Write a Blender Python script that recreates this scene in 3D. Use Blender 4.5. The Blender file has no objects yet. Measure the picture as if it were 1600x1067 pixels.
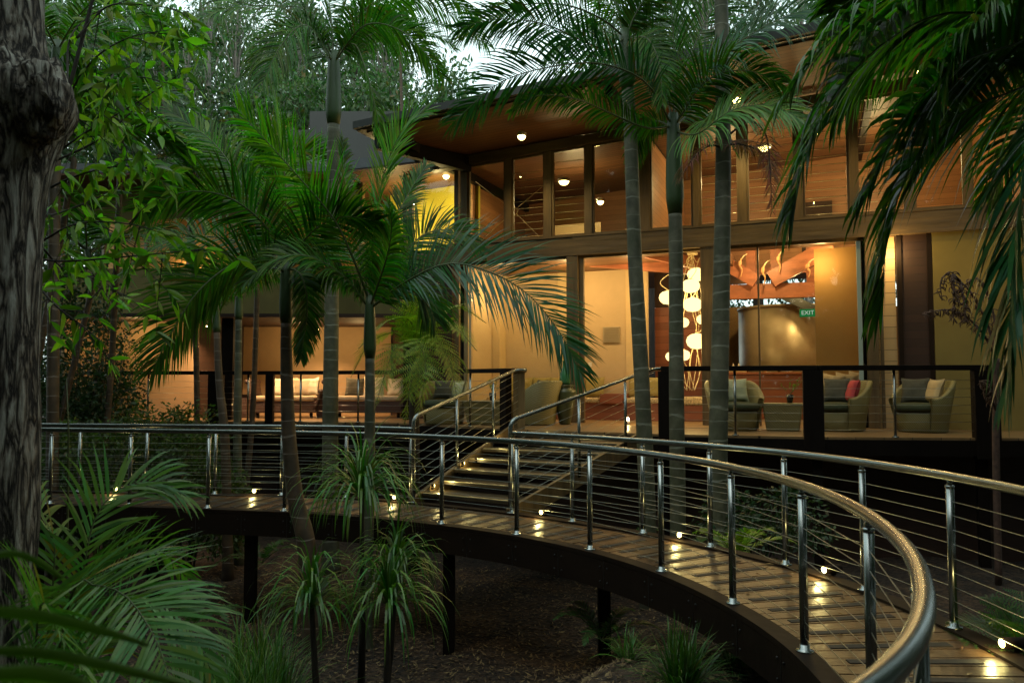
import bpy, math, random
from math import sin, cos, pi, radians, sqrt
from mathutils import Vector, Matrix, noise
random.seed(7)
SC = bpy.context.scene
COL = SC.collection
# ------------------------------------------------------------------ camera
EYE = 1.6; FPX = 1200.0; PITCH = math.atan(67/1200.0)
cam = bpy.data.cameras.new('camera'); cam_o = bpy.data.objects.new('camera', cam); COL.objects.link(cam_o)
cam.lens = 27.0; cam.sensor_width = 36.0; cam.clip_start = 0.05; cam.clip_end = 500
cam_o.location = (0, 0, EYE); cam_o.rotation_euler = (pi/2 + PITCH, 0, 0)
cam.dof.use_dof = True; cam.dof.focus_distance = 9.5; cam.dof.aperture_fstop = 4.0
SC.camera = cam_o
# ------------------------------------------------------------------ world: overcast dusk sky
SKY = 0.185
w = bpy.data.worlds.new('World'); SC.world = w; w.use_nodes = True
nt = w.node_tree; nt.nodes.clear()
out = nt.nodes.new('ShaderNodeOutputWorld'); bg = nt.nodes.new('ShaderNodeBackground')
sky = nt.nodes.new('ShaderNodeTexSky'); sky.sky_type = 'NISHITA'; sky.sun_disc = False
sky.sun_elevation = radians(14); sky.sun_rotation = radians(200); sky.dust_density = 3.0; sky.ozone_density = 1.5
tc = nt.nodes.new('ShaderNodeTexCoord'); nz = nt.nodes.new('ShaderNodeTexNoise')
nz.inputs['Scale'].default_value = 3.0; nz.inputs['Detail'].default_value = 4
cr = nt.nodes.new('ShaderNodeValToRGB'); cr.color_ramp.elements[0].position = .35; cr.color_ramp.elements[1].position = .7
cr.color_ramp.elements[0].color = (6.0, 7.8, 7.7, 1); cr.color_ramp.elements[1].color = (10.0, 11.8, 11.4, 1)
mx = nt.nodes.new('ShaderNodeMixRGB'); mx.inputs[0].default_value = .8
nt.links.new(tc.outputs['Generated'], nz.inputs['Vector']); nt.links.new(nz.outputs['Fac'], cr.inputs['Fac'])
nt.links.new(sky.outputs[0], mx.inputs[1]); nt.links.new(cr.outputs[0], mx.inputs[2])
nt.links.new(mx.outputs[0], bg.inputs[0]); bg.inputs[1].default_value = SKY
nt.links.new(bg.outputs[0], out.inputs[0])
# the sun: below the clouds' cover, only a broad faint lamp
sl = bpy.data.lights.new('sun', 'SUN'); sl.energy = 0.45; sl.angle = radians(40); sl.color = (1, .97, .9)
so = bpy.data.objects.new('sun', sl); COL.objects.link(so); so.rotation_euler = (radians(38), 0, radians(-35))
SC.view_settings.view_transform = 'Standard'; SC.view_settings.look = 'None'
SC.view_settings.exposure = 0.12; SC.view_settings.gamma = 1.0
SC.cycles.use_denoising = True
SC.cycles.max_bounces = 5; SC.cycles.diffuse_bounces = 3; SC.cycles.glossy_bounces = 3
SC.cycles.transparent_max_bounces = 10; SC.cycles.transmission_bounces = 3
SC.cycles.caustics_reflective = False; SC.cycles.caustics_refractive = False
SC.cycles.sample_clamp_indirect = 3.0

# ------------------------------------------------------------------ pixel -> world (photo pixels, 1600x1067)
def ray(px, py):
    x = (px-800)/FPX; y = -(py-533.5)/FPX
    return Vector((x, cos(PITCH)-y*sin(PITCH), sin(PITCH)+y*cos(PITCH)))
def at(px, py, Y):
    r = ray(px, py); k = Y/r.y
    return Vector((r.x*k, Y, EYE+r.z*k))
def gz(px, py, z=0.0):
    r = ray(px, py); k = (z-EYE)/r.z
    return Vector((r.x*k, r.y*k, z))
HO = Vector((0, 15.98, 0)); HU = Vector((.9285, -.3714, 0)); HN = Vector((.3714, .9285, 0)); HROT = math.atan2(-.3714, .9285)
def hw(u, v, z): return HO + HU*u + HN*v + Vector((0, 0, z))
def w2h(x, y):
    d = Vector((x, y, 0)) - HO
    return (d.dot(HU), d.dot(HN))
def fp(px, py, v=0.0):            # photo pixel on a plane parallel to the facade -> house coords
    r = ray(px, py); d = (HO + HN*v).dot(HN); k = d/(r.x*HN.x + r.y*HN.y)
    p = Vector((r.x*k, r.y*k, EYE + r.z*k)); q = p-HO
    return Vector((q.dot(HU), v, p.z))
def smooth(a, b, x):
    t = min(1, max(0, (x-a)/(b-a))); return t*t*(3-2*t)
def ground_z(x, y):
    t = min(1, max(0, (x-.45*(y-5.5)+1)/1.8)); t = t*t*(3-2*t)
    far = smooth(16, 30, y)
    z = -1.45 + .9*t*(1-far) + .5*far
    z += .25*smooth(2.2, 4.0, x)*smooth(6, 4.5, y)-.5*smooth(6, 8, y)*t*(1-far)
    z += .8*smooth(-2.2, -4.5, x)*smooth(8.5, 3.5, y)
    z += .09*noise.noise(Vector((x*.7, y*.7, 0))) + .04*noise.noise(Vector((x*2.3, y*2.3, 5)))
    z = min(z, -.25)
    return z + .3*smooth(25, 60, y)

# ------------------------------------------------------------------ materials
def new_mat(name):
    m = bpy.data.materials.new(name); m.use_nodes = True
    return m, m.node_tree, m.node_tree.nodes['Principled BSDF']
def mat(name, col, rough=.6, metal=0.0, var=0.0, nscale=6.0, bump=0.0, bscale=30.0, isl=0.0, spec=.5, stretch=None, col2=None, coat=0.0):
    m, nt, b = new_mat(name)
    b.inputs['Roughness'].default_value = rough; b.inputs['Metallic'].default_value = metal
    b.inputs['Specular IOR Level'].default_value = spec
    b.inputs['Coat Weight'].default_value = coat
    L = nt.links.new; N = nt.nodes.new
    b.inputs['Base Color'].default_value = (*col, 1)
    tc = N('ShaderNodeTexCoord'); mp = N('ShaderNodeMapping'); L(tc.outputs['Object'], mp.inputs[0])
    if stretch: mp.inputs['Scale'].default_value = stretch
    src = None
    if var or col2:
        nz = N('ShaderNodeTexNoise'); nz.inputs['Scale'].default_value = nscale; nz.inputs['Detail'].default_value = 6; nz.inputs['Roughness'].default_value = .65
        L(mp.outputs[0], nz.inputs['Vector'])
        r = N('ShaderNodeValToRGB'); r.color_ramp.elements[0].position = .3; r.color_ramp.elements[1].position = .7
        c2 = col2 if col2 else tuple(min(1, c*(1+var)) for c in col)
        c1 = col if col2 else tuple(c*(1-var) for c in col)
        r.color_ramp.elements[0].color = (*c1, 1); r.color_ramp.elements[1].color = (*c2, 1)
        L(nz.outputs['Fac'], r.inputs[0]); src = r.outputs[0]
    if isl:
        g = N('ShaderNodeNewGeometry'); h = N('ShaderNodeHueSaturation')
        mr = N('ShaderNodeMapRange'); mr.inputs[3].default_value = 1-isl; mr.inputs[4].default_value = 1+isl
        L(g.outputs['Random Per Island'], mr.inputs[0]); L(mr.outputs[0], h.inputs['Value'])
        mr2 = N('ShaderNodeMapRange'); mr2.inputs[3].default_value = .5-.03*isl; mr2.inputs[4].default_value = .5+.03*isl
        L(g.outputs['Random Per Island'], mr2.inputs[0]); L(mr2.outputs[0], h.inputs['Hue'])
        if src: L(src, h.inputs['Color'])
        else: h.inputs['Color'].default_value = (*col, 1)
        src = h.outputs[0]
    if src: L(src, b.inputs['Base Color'])
    if bump:
        n2 = N('ShaderNodeTexNoise'); n2.inputs['Scale'].default_value = bscale; n2.inputs['Detail'].default_value = 5
        L(mp.outputs[0], n2.inputs['Vector'])
        bp = N('ShaderNodeBump'); bp.inputs['Strength'].default_value = bump; bp.inputs['Distance'].default_value = .02
        L(n2.outputs['Fac'], bp.inputs['Height']); L(bp.outputs[0], b.inputs['Normal'])
    return m
def leaf_mat(name, col, rough=.42, isl=.45, trans=.3, spec=.5):
    m, nt, b = new_mat(name); N = nt.nodes.new; L = nt.links.new
    g = N('ShaderNodeNewGeometry'); h = N('ShaderNodeHueSaturation'); h.inputs['Color'].default_value = (*col, 1)
    mr = N('ShaderNodeMapRange'); mr.inputs[3].default_value = 1-isl; mr.inputs[4].default_value = 1+isl
    L(g.outputs['Random Per Island'], mr.inputs[0]); L(mr.outputs[0], h.inputs['Value'])
    wn = N('ShaderNodeTexWhiteNoise'); wn.noise_dimensions = '1D'; L(g.outputs['Random Per Island'], wn.inputs['W'])
    mr2 = N('ShaderNodeMapRange'); mr2.inputs[3].default_value = .44; mr2.inputs[4].default_value = .53
    L(wn.outputs['Value'], mr2.inputs[0]); L(mr2.outputs[0], h.inputs['Hue'])
    gt = N('ShaderNodeMath'); gt.operation = 'GREATER_THAN'; gt.inputs[1].default_value = .965; L(wn.outputs['Value'], gt.inputs[0])
    bm = N('ShaderNodeMixRGB'); L(gt.outputs[0], bm.inputs[0]); L(h.outputs[0], bm.inputs[1]); bm.inputs[2].default_value = (max(col)*1.1, max(col)*.8, max(col)*.15, 1); h = bm
    L(h.outputs[0], b.inputs['Base Color'])
    b.inputs['Roughness'].default_value = rough; b.inputs['Specular IOR Level'].default_value = spec
    t = N('ShaderNodeBsdfTranslucent'); h2 = N('ShaderNodeMixRGB'); h2.blend_type = 'MULTIPLY'; h2.inputs[0].default_value = 1
    h2.inputs[2].default_value = (1.3, 2.1, .35, 1); L(h.outputs[0], h2.inputs[1]); L(h2.outputs[0], t.inputs[0])
    mxs = N('ShaderNodeMixShader'); mxs.inputs[0].default_value = trans
    o = nt.nodes['Material Output']
    L(b.outputs[0], mxs.inputs[1]); L(t.outputs[0], mxs.inputs[2]); L(mxs.outputs[0], o.inputs[0])
    return m
def emit_mat(name, col, s):
    m = bpy.data.materials.new(name); m.use_nodes = True; nt = m.node_tree; nt.nodes.clear()
    e = nt.nodes.new('ShaderNodeEmission'); e.inputs[0].default_value = (*col, 1); e.inputs[1].default_value = s
    o = nt.nodes.new('ShaderNodeOutputMaterial'); nt.links.new(e.outputs[0], o.inputs[0]); return m
def board_mat(name, col, axis, size, rough=.5, gap=.03, var=.35, grain=True, bumpy=.5, coat=0):
    """timber boards: stripes along one object axis, each board its own tone, dark joints"""
    m, nt, b = new_mat(name); N = nt.nodes.new; L = nt.links.new
    tc = N('ShaderNodeTexCoord'); sp = N('ShaderNodeSeparateXYZ'); L(tc.outputs['Object'], sp.inputs[0])
    dv = N('ShaderNodeMath'); dv.operation = 'DIVIDE'; dv.inputs[1].default_value = size; L(sp.outputs[axis], dv.inputs[0])
    fl = N('ShaderNodeMath'); fl.operation = 'FLOOR'; L(dv.outputs[0], fl.inputs[0])
    fr = N('ShaderNodeMath'); fr.operation = 'FRACT'; L(dv.outputs[0], fr.inputs[0])
    wn = N('ShaderNodeTexWhiteNoise'); wn.noise_dimensions = '1D'; L(fl.outputs[0], wn.inputs['W'])
    mp = N('ShaderNodeMapping'); L(tc.outputs['Object'], mp.inputs[0])
    s = [2.0, 2.0, 2.0]; s[axis] = 40.0; mp.inputs['Scale'].default_value = s
    nz = N('ShaderNodeTexNoise'); nz.inputs['Scale'].default_value = 1.5; nz.inputs['Detail'].default_value = 6; L(mp.outputs[0], nz.inputs['Vector'])
    ad = N('ShaderNodeMath'); ad.operation = 'MULTIPLY_ADD'; ad.inputs[1].default_value = .55; L(wn.outputs[0], ad.inputs[0])
    mlt = N('ShaderNodeMath'); mlt.operation = 'MULTIPLY'; mlt.inputs[1].default_value = .6; L(nz.outputs['Fac'], mlt.inputs[0]); L(mlt.outputs[0], ad.inputs[2])
    r = N('ShaderNodeValToRGB'); r.color_ramp.elements[0].color = (*[c*(1-var) for c in col], 1); r.color_ramp.elements[1].color = (*[c*(1+var) for c in col], 1)
    L(ad.outputs[0], r.inputs[0])
    lt = N('ShaderNodeMath'); lt.operation = 'GREATER_THAN'; lt.inputs[1].default_value = gap; L(fr.outputs[0], lt.inputs[0])
    mm = N('ShaderNodeMixRGB'); mm.inputs[1].default_value = (*[c*.12 for c in col], 1); L(lt.outputs[0], mm.inputs[0]); L(r.outputs[0], mm.inputs[2])
    L(mm.outputs[0], b.inputs['Base Color']); b.inputs['Roughness'].default_value = rough
    bp = N('ShaderNodeBump'); bp.inputs['Strength'].default_value = bumpy; bp.inputs['Distance'].default_value = .012
    L(lt.outputs[0], bp.inputs['Height']); L(bp.outputs[0], b.inputs['Normal']); b.inputs['Coat Weight'].default_value = coat
    return m
def glass_mat(name='window_glass', tint=(.93, .95, .93), refl=1.0):
    m = bpy.data.materials.new(name); m.use_nodes = True; nt = m.node_tree; nt.nodes.clear(); N = nt.nodes.new; L = nt.links.new
    t = N('ShaderNodeBsdfTransparent'); t.inputs[0].default_value = (*tint, 1); g = N('ShaderNodeBsdfGlossy'); g.inputs['Roughness'].default_value = .02
    f = N('ShaderNodeFresnel'); f.inputs[0].default_value = 1.5; ml = N('ShaderNodeMath'); ml.operation = 'MULTIPLY'; ml.inputs[1].default_value = refl
    x = N('ShaderNodeMixShader'); o = N('ShaderNodeOutputMaterial')
    L(f.outputs[0], ml.inputs[0]); L(ml.outputs[0], x.inputs[0]); L(t.outputs[0], x.inputs[1]); L(g.outputs[0], x.inputs[2]); L(x.outputs[0], o.inputs[0])
    return m
def weave_mat(name, col, scale=60, rough=.5):
    m, nt, b = new_mat(name); N = nt.nodes.new; L = nt.links.new
    tc = N('ShaderNodeTexCoord')
    w1 = N('ShaderNodeTexWave'); w1.wave_type = 'BANDS'; w1.bands_direction = 'Z'; w1.inputs['Scale'].default_value = scale*.35; w1.inputs['Distortion'].default_value = 1
    w2 = N('ShaderNodeTexWave'); w2.wave_type = 'BANDS'; w2.bands_direction = 'DIAGONAL'; w2.inputs['Scale'].default_value = scale*.25; w2.inputs['Distortion'].default_value = 1
    L(tc.outputs['Object'], w1.inputs[0]); L(tc.outputs['Object'], w2.inputs[0])
    mu = N('ShaderNodeMath'); mu.operation = 'MULTIPLY'; L(w1.outputs['Fac'], mu.inputs[0]); L(w2.outputs['Fac'], mu.inputs[1])
    r = N('ShaderNodeValToRGB'); r.color_ramp.elements[0].color = (*[c*.45 for c in col], 1); r.color_ramp.elements[1].color = (*[c*1.3 for c in col], 1)
    L(mu.outputs[0], r.inputs[0]); L(r.outputs[0], b.inputs['Base Color']); b.inputs['Roughness'].default_value = rough
    bp = N('ShaderNodeBump'); bp.inputs['Strength'].default_value = .5; bp.inputs['Distance'].default_value = .01; L(mu.outputs[0], bp.inputs['Height']); L(bp.outputs[0], b.inputs['Normal'])
    return m
def palm_trunk_mat(name, c1, c2, ringcol, scale=4.2):
    m, nt, b = new_mat(name); N = nt.nodes.new; L = nt.links.new
    tc = N('ShaderNodeTexCoord')
    wv = N('ShaderNodeTexWave'); wv.bands_direction = 'Z'; wv.wave_profile = 'SAW'; wv.inputs['Scale'].default_value = scale*.16*2; wv.inputs['Distortion'].default_value = 4.5
    wv.inputs['Detail'].default_value = 1.5; wv.inputs['Detail Scale'].default_value = .35
    sx = N('ShaderNodeSeparateXYZ'); L(tc.outputs['Object'], sx.inputs[0])
    n1 = N('ShaderNodeTexNoise'); n1.noise_dimensions = '1D'; n1.inputs['Scale'].default_value = 1.6; n1.inputs['Detail'].default_value = 2; L(sx.outputs[2], n1.inputs['W'])
    n2 = N('ShaderNodeTexNoise'); n2.inputs['Scale'].default_value = 3.5; n2.inputs['Detail'].default_value = 3; L(tc.outputs['Object'], n2.inputs[0])
    m1 = N('ShaderNodeMath'); m1.operation = 'MULTIPLY_ADD'; m1.inputs[1].default_value = .55; L(n1.outputs['Fac'], m1.inputs[0]); L(sx.outputs[2], m1.inputs[2])
    m2 = N('ShaderNodeMath'); m2.operation = 'MULTIPLY_ADD'; m2.inputs[1].default_value = .09; L(n2.outputs['Fac'], m2.inputs[0]); L(m1.outputs[0], m2.inputs[2])
    cx = N('ShaderNodeCombineXYZ'); L(m2.outputs[0], cx.inputs[2]); L(cx.outputs[0], wv.inputs[0]); wv.inputs['Distortion'].default_value = 0
    nz = N('ShaderNodeTexNoise'); nz.inputs['Scale'].default_value = 5; nz.inputs['Detail'].default_value = 7; L(tc.outputs['Object'], nz.inputs[0])
    r = N('ShaderNodeValToRGB'); r.color_ramp.elements[0].position = .32; r.color_ramp.elements[1].position = .68
    r.color_ramp.elements[0].color = (*c1, 1); r.color_ramp.elements[1].color = (*c2, 1); L(nz.outputs['Fac'], r.inputs[0])
    r2 = N('ShaderNodeValToRGB'); r2.color_ramp.elements[0].position = .0; r2.color_ramp.elements[0].color = (1, 1, 1, 1)
    r2.color_ramp.elements[1].position = .07; r2.color_ramp.elements[1].color = (0, 0, 0, 1)
    L(wv.outputs['Fac'], r2.inputs[0])
    n3 = N('ShaderNodeTexNoise'); n3.inputs['Scale'].default_value = 2.2; n3.inputs['Detail'].default_value = 8; n3.inputs['Roughness'].default_value = .75; L(tc.outputs['Object'], n3.inputs[0])
    r3 = N('ShaderNodeValToRGB'); r3.color_ramp.elements[0].position = .45; r3.color_ramp.elements[1].position = .6; r3.color_ramp.elements[1].color = (.7, .7, .7, 1); L(n3.outputs['Fac'], r3.inputs[0])
    lm = N('ShaderNodeMixRGB'); L(r3.outputs[0], lm.inputs[0]); L(r.outputs[0], lm.inputs[1]); lm.inputs[2].default_value = (c1[0]*.9, c1[1]*1.15, c1[2]*.8, 1)
    rm = N('ShaderNodeMath'); rm.operation = 'MULTIPLY'; L(r2.outputs[0], rm.inputs[0]); L(n3.outputs['Fac'], rm.inputs[1])
    x = N('ShaderNodeMixRGB'); L(rm.outputs[0], x.inputs[0]); L(lm.outputs[0], x.inputs[1]); x.inputs[2].default_value = (*ringcol, 1)
    L(x.outputs[0], b.inputs['Base Color']); b.inputs['Roughness'].default_value = .65
    bp = N('ShaderNodeBump'); bp.inputs['Strength'].default_value = .6; bp.inputs['Distance'].default_value = .02
    L(r2.outputs[0], bp.inputs['Height']); L(bp.outputs[0], b.inputs['Normal'])
    return m
def bark_mat():
    m, nt, b = new_mat('gum_bark'); N = nt.nodes.new; L = nt.links.new
    tc = N('ShaderNodeTexCoord'); mp = N('ShaderNodeMapping'); mp.inputs['Scale'].default_value = (1, 1, .16); L(tc.outputs['Object'], mp.inputs[0])
    n1 = N('ShaderNodeTexNoise'); n1.inputs['Scale'].default_value = 20; n1.inputs['Detail'].default_value = 5; n1.inputs['Roughness'].default_value = .55; n1.inputs['Distortion'].default_value = .5; L(mp.outputs[0], n1.inputs[0])
    s1 = N('ShaderNodeMath'); s1.operation = 'SUBTRACT'; s1.inputs[1].default_value = .5; L(n1.outputs['Fac'], s1.inputs[0])
    s2 = N('ShaderNodeMath'); s2.operation = 'ABSOLUTE'; L(s1.outputs[0], s2.inputs[0])
    s3 = N('ShaderNodeMath'); s3.operation = 'MULTIPLY'; s3.inputs[1].default_value = 6; s3.use_clamp = True; L(s2.outputs[0], s3.inputs[0])
    n2 = N('ShaderNodeTexNoise'); n2.inputs['Scale'].default_value = 60; n2.inputs['Detail'].default_value = 8; n2.inputs['Roughness'].default_value = .75; L(mp.outputs[0], n2.inputs[0])
    mu = N('ShaderNodeMath'); mu.operation = 'MULTIPLY'; L(s3.outputs[0], mu.inputs[0]); L(n2.outputs['Fac'], mu.inputs[1])
    r = N('ShaderNodeValToRGB'); e = r.color_ramp.elements; e[0].position = .05; e[0].color = (.02, .014, .01, 1); e[1].position = .5; e[1].color = (.74, .69, .6, 1)
    k = r.color_ramp.elements.new(.2); k.color = (.25, .20, .155, 1)
    L(mu.outputs[0], r.inputs[0]); L(r.outputs[0], b.inputs['Base Color']); b.inputs['Roughness'].default_value = .95
    bp = N('ShaderNodeBump'); bp.inputs['Strength'].default_value = 1; bp.inputs['Distance'].default_value = .06; L(mu.outputs[0], bp.inputs['Height']); L(bp.outputs[0], b.inputs['Normal'])
    return m
def mulch_mat():
    m, nt, b = new_mat('mulch'); N = nt.nodes.new; L = nt.links.new
    tc = N('ShaderNodeTexCoord'); nz = N('ShaderNodeTexNoise'); nz.inputs['Scale'].default_value = 1.3; nz.inputs['Detail'].default_value = 8
    L(tc.outputs['Object'], nz.inputs[0])
    vo = N('ShaderNodeTexVoronoi'); vo.inputs['Scale'].default_value = 22; vo.inputs['Randomness'].default_value = 1; L(tc.outputs['Object'], vo.inputs[0])
    r = N('ShaderNodeValToRGB'); r.color_ramp.elements[0].color = (.012, .007, .004, 1); r.color_ramp.elements[1].color = (.085, .048, .024, 1)
    hs = N('ShaderNodeSeparateColor'); L(vo.outputs['Color'], hs.inputs[0]); L(hs.outputs[0], r.inputs[0])
    x = N('ShaderNodeMixRGB'); x.blend_type = 'MULTIPLY'; x.inputs[0].default_value = .8; L(r.outputs[0], x.inputs[1])
    r2 = N('ShaderNodeValToRGB'); r2.color_ramp.elements[0].position = .35; r2.color_ramp.elements[0].color = (.3, .3, .3, 1); r2.color_ramp.elements[1].position = .65; L(nz.outputs['Fac'], r2.inputs[0]); L(r2.outputs[0], x.inputs[2])
    L(x.outputs[0], b.inputs['Base Color']); b.inputs['Roughness'].default_value = .95
    bp = N('ShaderNodeBump'); bp.inputs['Strength'].default_value = .9; bp.inputs['Distance'].default_value = .03; L(vo.outputs['Distance'], bp.inputs['Height']); L(bp.outputs[0], b.inputs['Normal'])
    return m
M = {
 'steel': mat('brushed_steel', (.29, .31, .30), .27, 1.0, var=.1, nscale=4),
 'cable': mat('steel_cable', (.36, .37, .32), .35, 1.0),
 'board': mat('deck_boards', (.058, .032, .016), .34, var=.35, nscale=7, isl=.35, bump=.2, bscale=25, stretch=(1, 1, 1)),
 'grip': mat('grip_strip', (.012, .012, .011), .7),
 'fascia': mat('brown_fascia', (.014, .0075, .004), .65, spec=.15, var=.25, nscale=3, bump=.15, bscale=12),
 'darkwood': mat('dark_stained_timber', (.008, .005, .0035), .6, spec=.12, var=.3, nscale=5, bump=.2, stretch=(1, 1, .2)),
 'beam': mat('weathered_beam', (.11, .072, .03), .55, var=.4, nscale=9, bump=.5, bscale=14, stretch=(.12, 1, 1)),
 'postwood': mat('weathered_post', (.12, .078, .032), .5, var=.4, nscale=9, bump=.4, bscale=14, stretch=(1, 1, .1)),
 'redwood': mat('red_timber', (.33, .115, .055), .5, var=.3, nscale=8, bump=.2, bscale=14, stretch=(.3, 1, 1)),
 'soffit': board_mat('soffit_boards', (.12, .052, .02), 1, .14, rough=.55, gap=.1),
 'slatwood': board_mat('slat_wall', (.30, .14, .06), 2, .13, rough=.5),
 'darkslat': board_mat('dark_slat_wall', (.03, .012, .006), 2, .14, rough=.7),
 'redslat': board_mat('red_bench_boards', (.23, .075, .04), 2, .16, rough=.45),
 'floor': board_mat('terrace_boards', (.22, .135, .06), 1, .11, rough=.38, coat=.1),
 'peach': mat('peach_plaster', (.57, .43, .25), .8, var=.06, nscale=2, bump=.05),
 'cream': mat('cream_boards', (.66, .5, .27), .7, var=.05),
 'brownwall': mat('brown_plaster', (.46, .31, .17), .8, var=.1, nscale=1.5),
 'shadeolive': mat('shaded_olive_plaster', (.11, .09, .02), .8, var=.15, nscale=1.5),  # darker copy of the olive plaster, shade put into its colour
 'olive': mat('olive_plaster', (.20, .15, .035), .8, var=.1, nscale=1.5),
 'yellow': mat('yellow_plaster', (.62, .55, .05), .75, var=.06, nscale=1.5),
 'ochre': mat('ochre_plaster', (.48, .27, .08), .7, var=.08, nscale=1.5),
 'grey': mat('grey_cladding', (.024, .027, .025), .6, var=.12, nscale=1),
 'roofmetal': mat('roof_metal', (.06, .065, .07), .4, .3, var=.2),
 'glass': glass_mat(refl=.5),
 'louvre': glass_mat('louvre_glass', (.86, .88, .84), 1.6),
 'bronze': mat('bronze_metal', (.50, .40, .26), .38, .3, var=.1, nscale=3),
 'wicker': weave_mat('olive_wicker', (.29, .24, .08)),
 'brownwicker': weave_mat('brown_wicker', (.10, .045, .03)),
 'seat': mat('dark_olive_fabric', (.035, .045, .018), .9, var=.15, nscale=20, bump=.2, bscale=120),
 'pillow_d': mat('grey_green_fabric', (.075, .07, .045), .9, var=.2, nscale=15, bump=.25, bscale=60),
 'pillow_l': mat('pale_fabric', (.42, .43, .26), .9, var=.12, nscale=10, bump=.25, bscale=60),
 'pillow_w': mat('white_fabric', (.72, .63, .46), .9, var=.1, nscale=10, bump=.25, bscale=60),
 'pillow_c': mat('cream_fabric', (.48, .38, .25), .9, var=.12, nscale=10, bump=.25, bscale=60),
 'pillow_r': mat('red_fabric', (.42, .05, .05), .9, var=.15, nscale=10, bump=.2, bscale=60),
 'olivecush': mat('olive_cushion', (.33, .27, .09), .9, var=.12, nscale=6, bump=.2, bscale=60),
 'tancush': mat('tan_cushion', (.50, .36, .17), .9, var=.15, nscale=6, bump=.2, bscale=60),
 'speckle': mat('speckled_fabric', (.10, .055, .02), .9, nscale=34, col2=(.85, .66, .36)),
 'black': mat('black_metal', (.012, .012, .012), .4),
 'darkpot': mat('black_pot', (.015, .015, .013), .25),
 'urn': mat('green_urn', (.055, .065, .025), .3, var=.4, nscale=5),
 'stone': mat('stone_wall', (.20, .13, .055), .8, var=.35, nscale=30, bump=.3),
 'aqua': mat('pale_aqua_panel', (.35, .45, .42), .4),
 'white': mat('white_fitting', (.75, .72, .65), .5),
 'exit_green': emit_mat('exit_sign_green', (.03, .40, .10), .35),
 'exit_white': emit_mat('exit_sign_letters', (.8, .9, .75), .6),
 'deadleaf': leaf_mat('dead_leaf', (.17, .09, .045), .8, .4, .1, .2),
 'palm': leaf_mat('palm_leaf', (.030, .10, .009), .42, .6, .3, .25),
 'palmblue': leaf_mat('palm_leaf_blue', (.018, .085, .028), .36, .35, .22, .45),
 'palmlight': leaf_mat('palm_leaf_light', (.055, .19, .014), .42, .5, .38, .28),  # lighter copy of the palm leaf; brightness of lit fronds put into colour
 'rachis': mat('green_rachis', (.055, .075, .018), .5),
 'crownshaft': mat('green_crownshaft', (.03, .06, .016), .5, var=.3, nscale=4, stretch=(1, 1, .2)),
 'trunkgreen': palm_trunk_mat('palm_trunk_green', (.048, .046, .027), (.13, .125, .078), (.19, .19, .13)),
 'trunkbrown': palm_trunk_mat('palm_trunk_brown', (.035, .02, .01), (.10, .06, .03), (.16, .12, .075)),
 'bark': bark_mat(),
 'darkbark': mat('dark_bark', (.035, .026, .02), .9, var=.4, nscale=10, bump=.5, stretch=(1, 1, .2)),
 'palebark': mat('pale_bark', (.16, .15, .13), .9, var=.35, nscale=8, bump=.3, stretch=(1, 1, .2)),
 'gumleaf': leaf_mat('gum_leaf', (.14, .27, .025), .45, .7, .4, .35),
 'fern': leaf_mat('fern_leaf_lit', (.16, .25, .025), .5, .35, .3),  # light falling on the fronds is put into this paler leaf colour
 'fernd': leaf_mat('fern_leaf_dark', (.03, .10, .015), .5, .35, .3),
 'spiky': leaf_mat('spiky_leaf', (.055, .16, .02), .4, .5, .2),
 'grassy': leaf_mat('grass_leaf', (.035, .10, .015), .5, .5, .25),
 'shrub': leaf_mat('shrub_leaf', (.045, .085, .012), .5, .5, .3),
 'forest': leaf_mat('forest_leaf', (.03, .085, .018), .55, .5, .25),
 'forestd': leaf_mat('forest_leaf_dark', (.02, .055, .017), .55, .5, .2),
 'mulch': mulch_mat(),
 'chip': mat('leaf_litter', (.14, .085, .04), .85, isl=.75),
 'bulb': emit_mat('warm_bulb', (1, .72, .3), 45),
 'pathbulb': emit_mat('path_bulb', (1, .85, .28), 16),
 'globe': emit_mat('lit_globe', (1, .72, .27), 2.3),
 'downlight': emit_mat('downlight', (1, .74, .24), 20),
 'stem': mat('pale_stem', (.75, .6, .35), .4),
 'pale_vent': mat('vent_grille', (.45, .38, .26), .5),
 'creamboard': board_mat('cream_board', (.62, .43, .2), 2, .2, var=.12, gap=.04),
 'deadstalk': mat('dead_stalk', (.09, .05, .035), .85, var=.4, nscale=20),
 'palmgrey': leaf_mat('palm_leaf_grey', (.10, .22, .06), .42, .4, .3, .35),
 'bladeglint': mat('louvre_edge_glint', (.8, .7, .45), .3),  # pale colour paints the bright reflection lines along the louvres
 'parrot': mat('carved_bird', (.6, .33, .14), .6),
}

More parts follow.
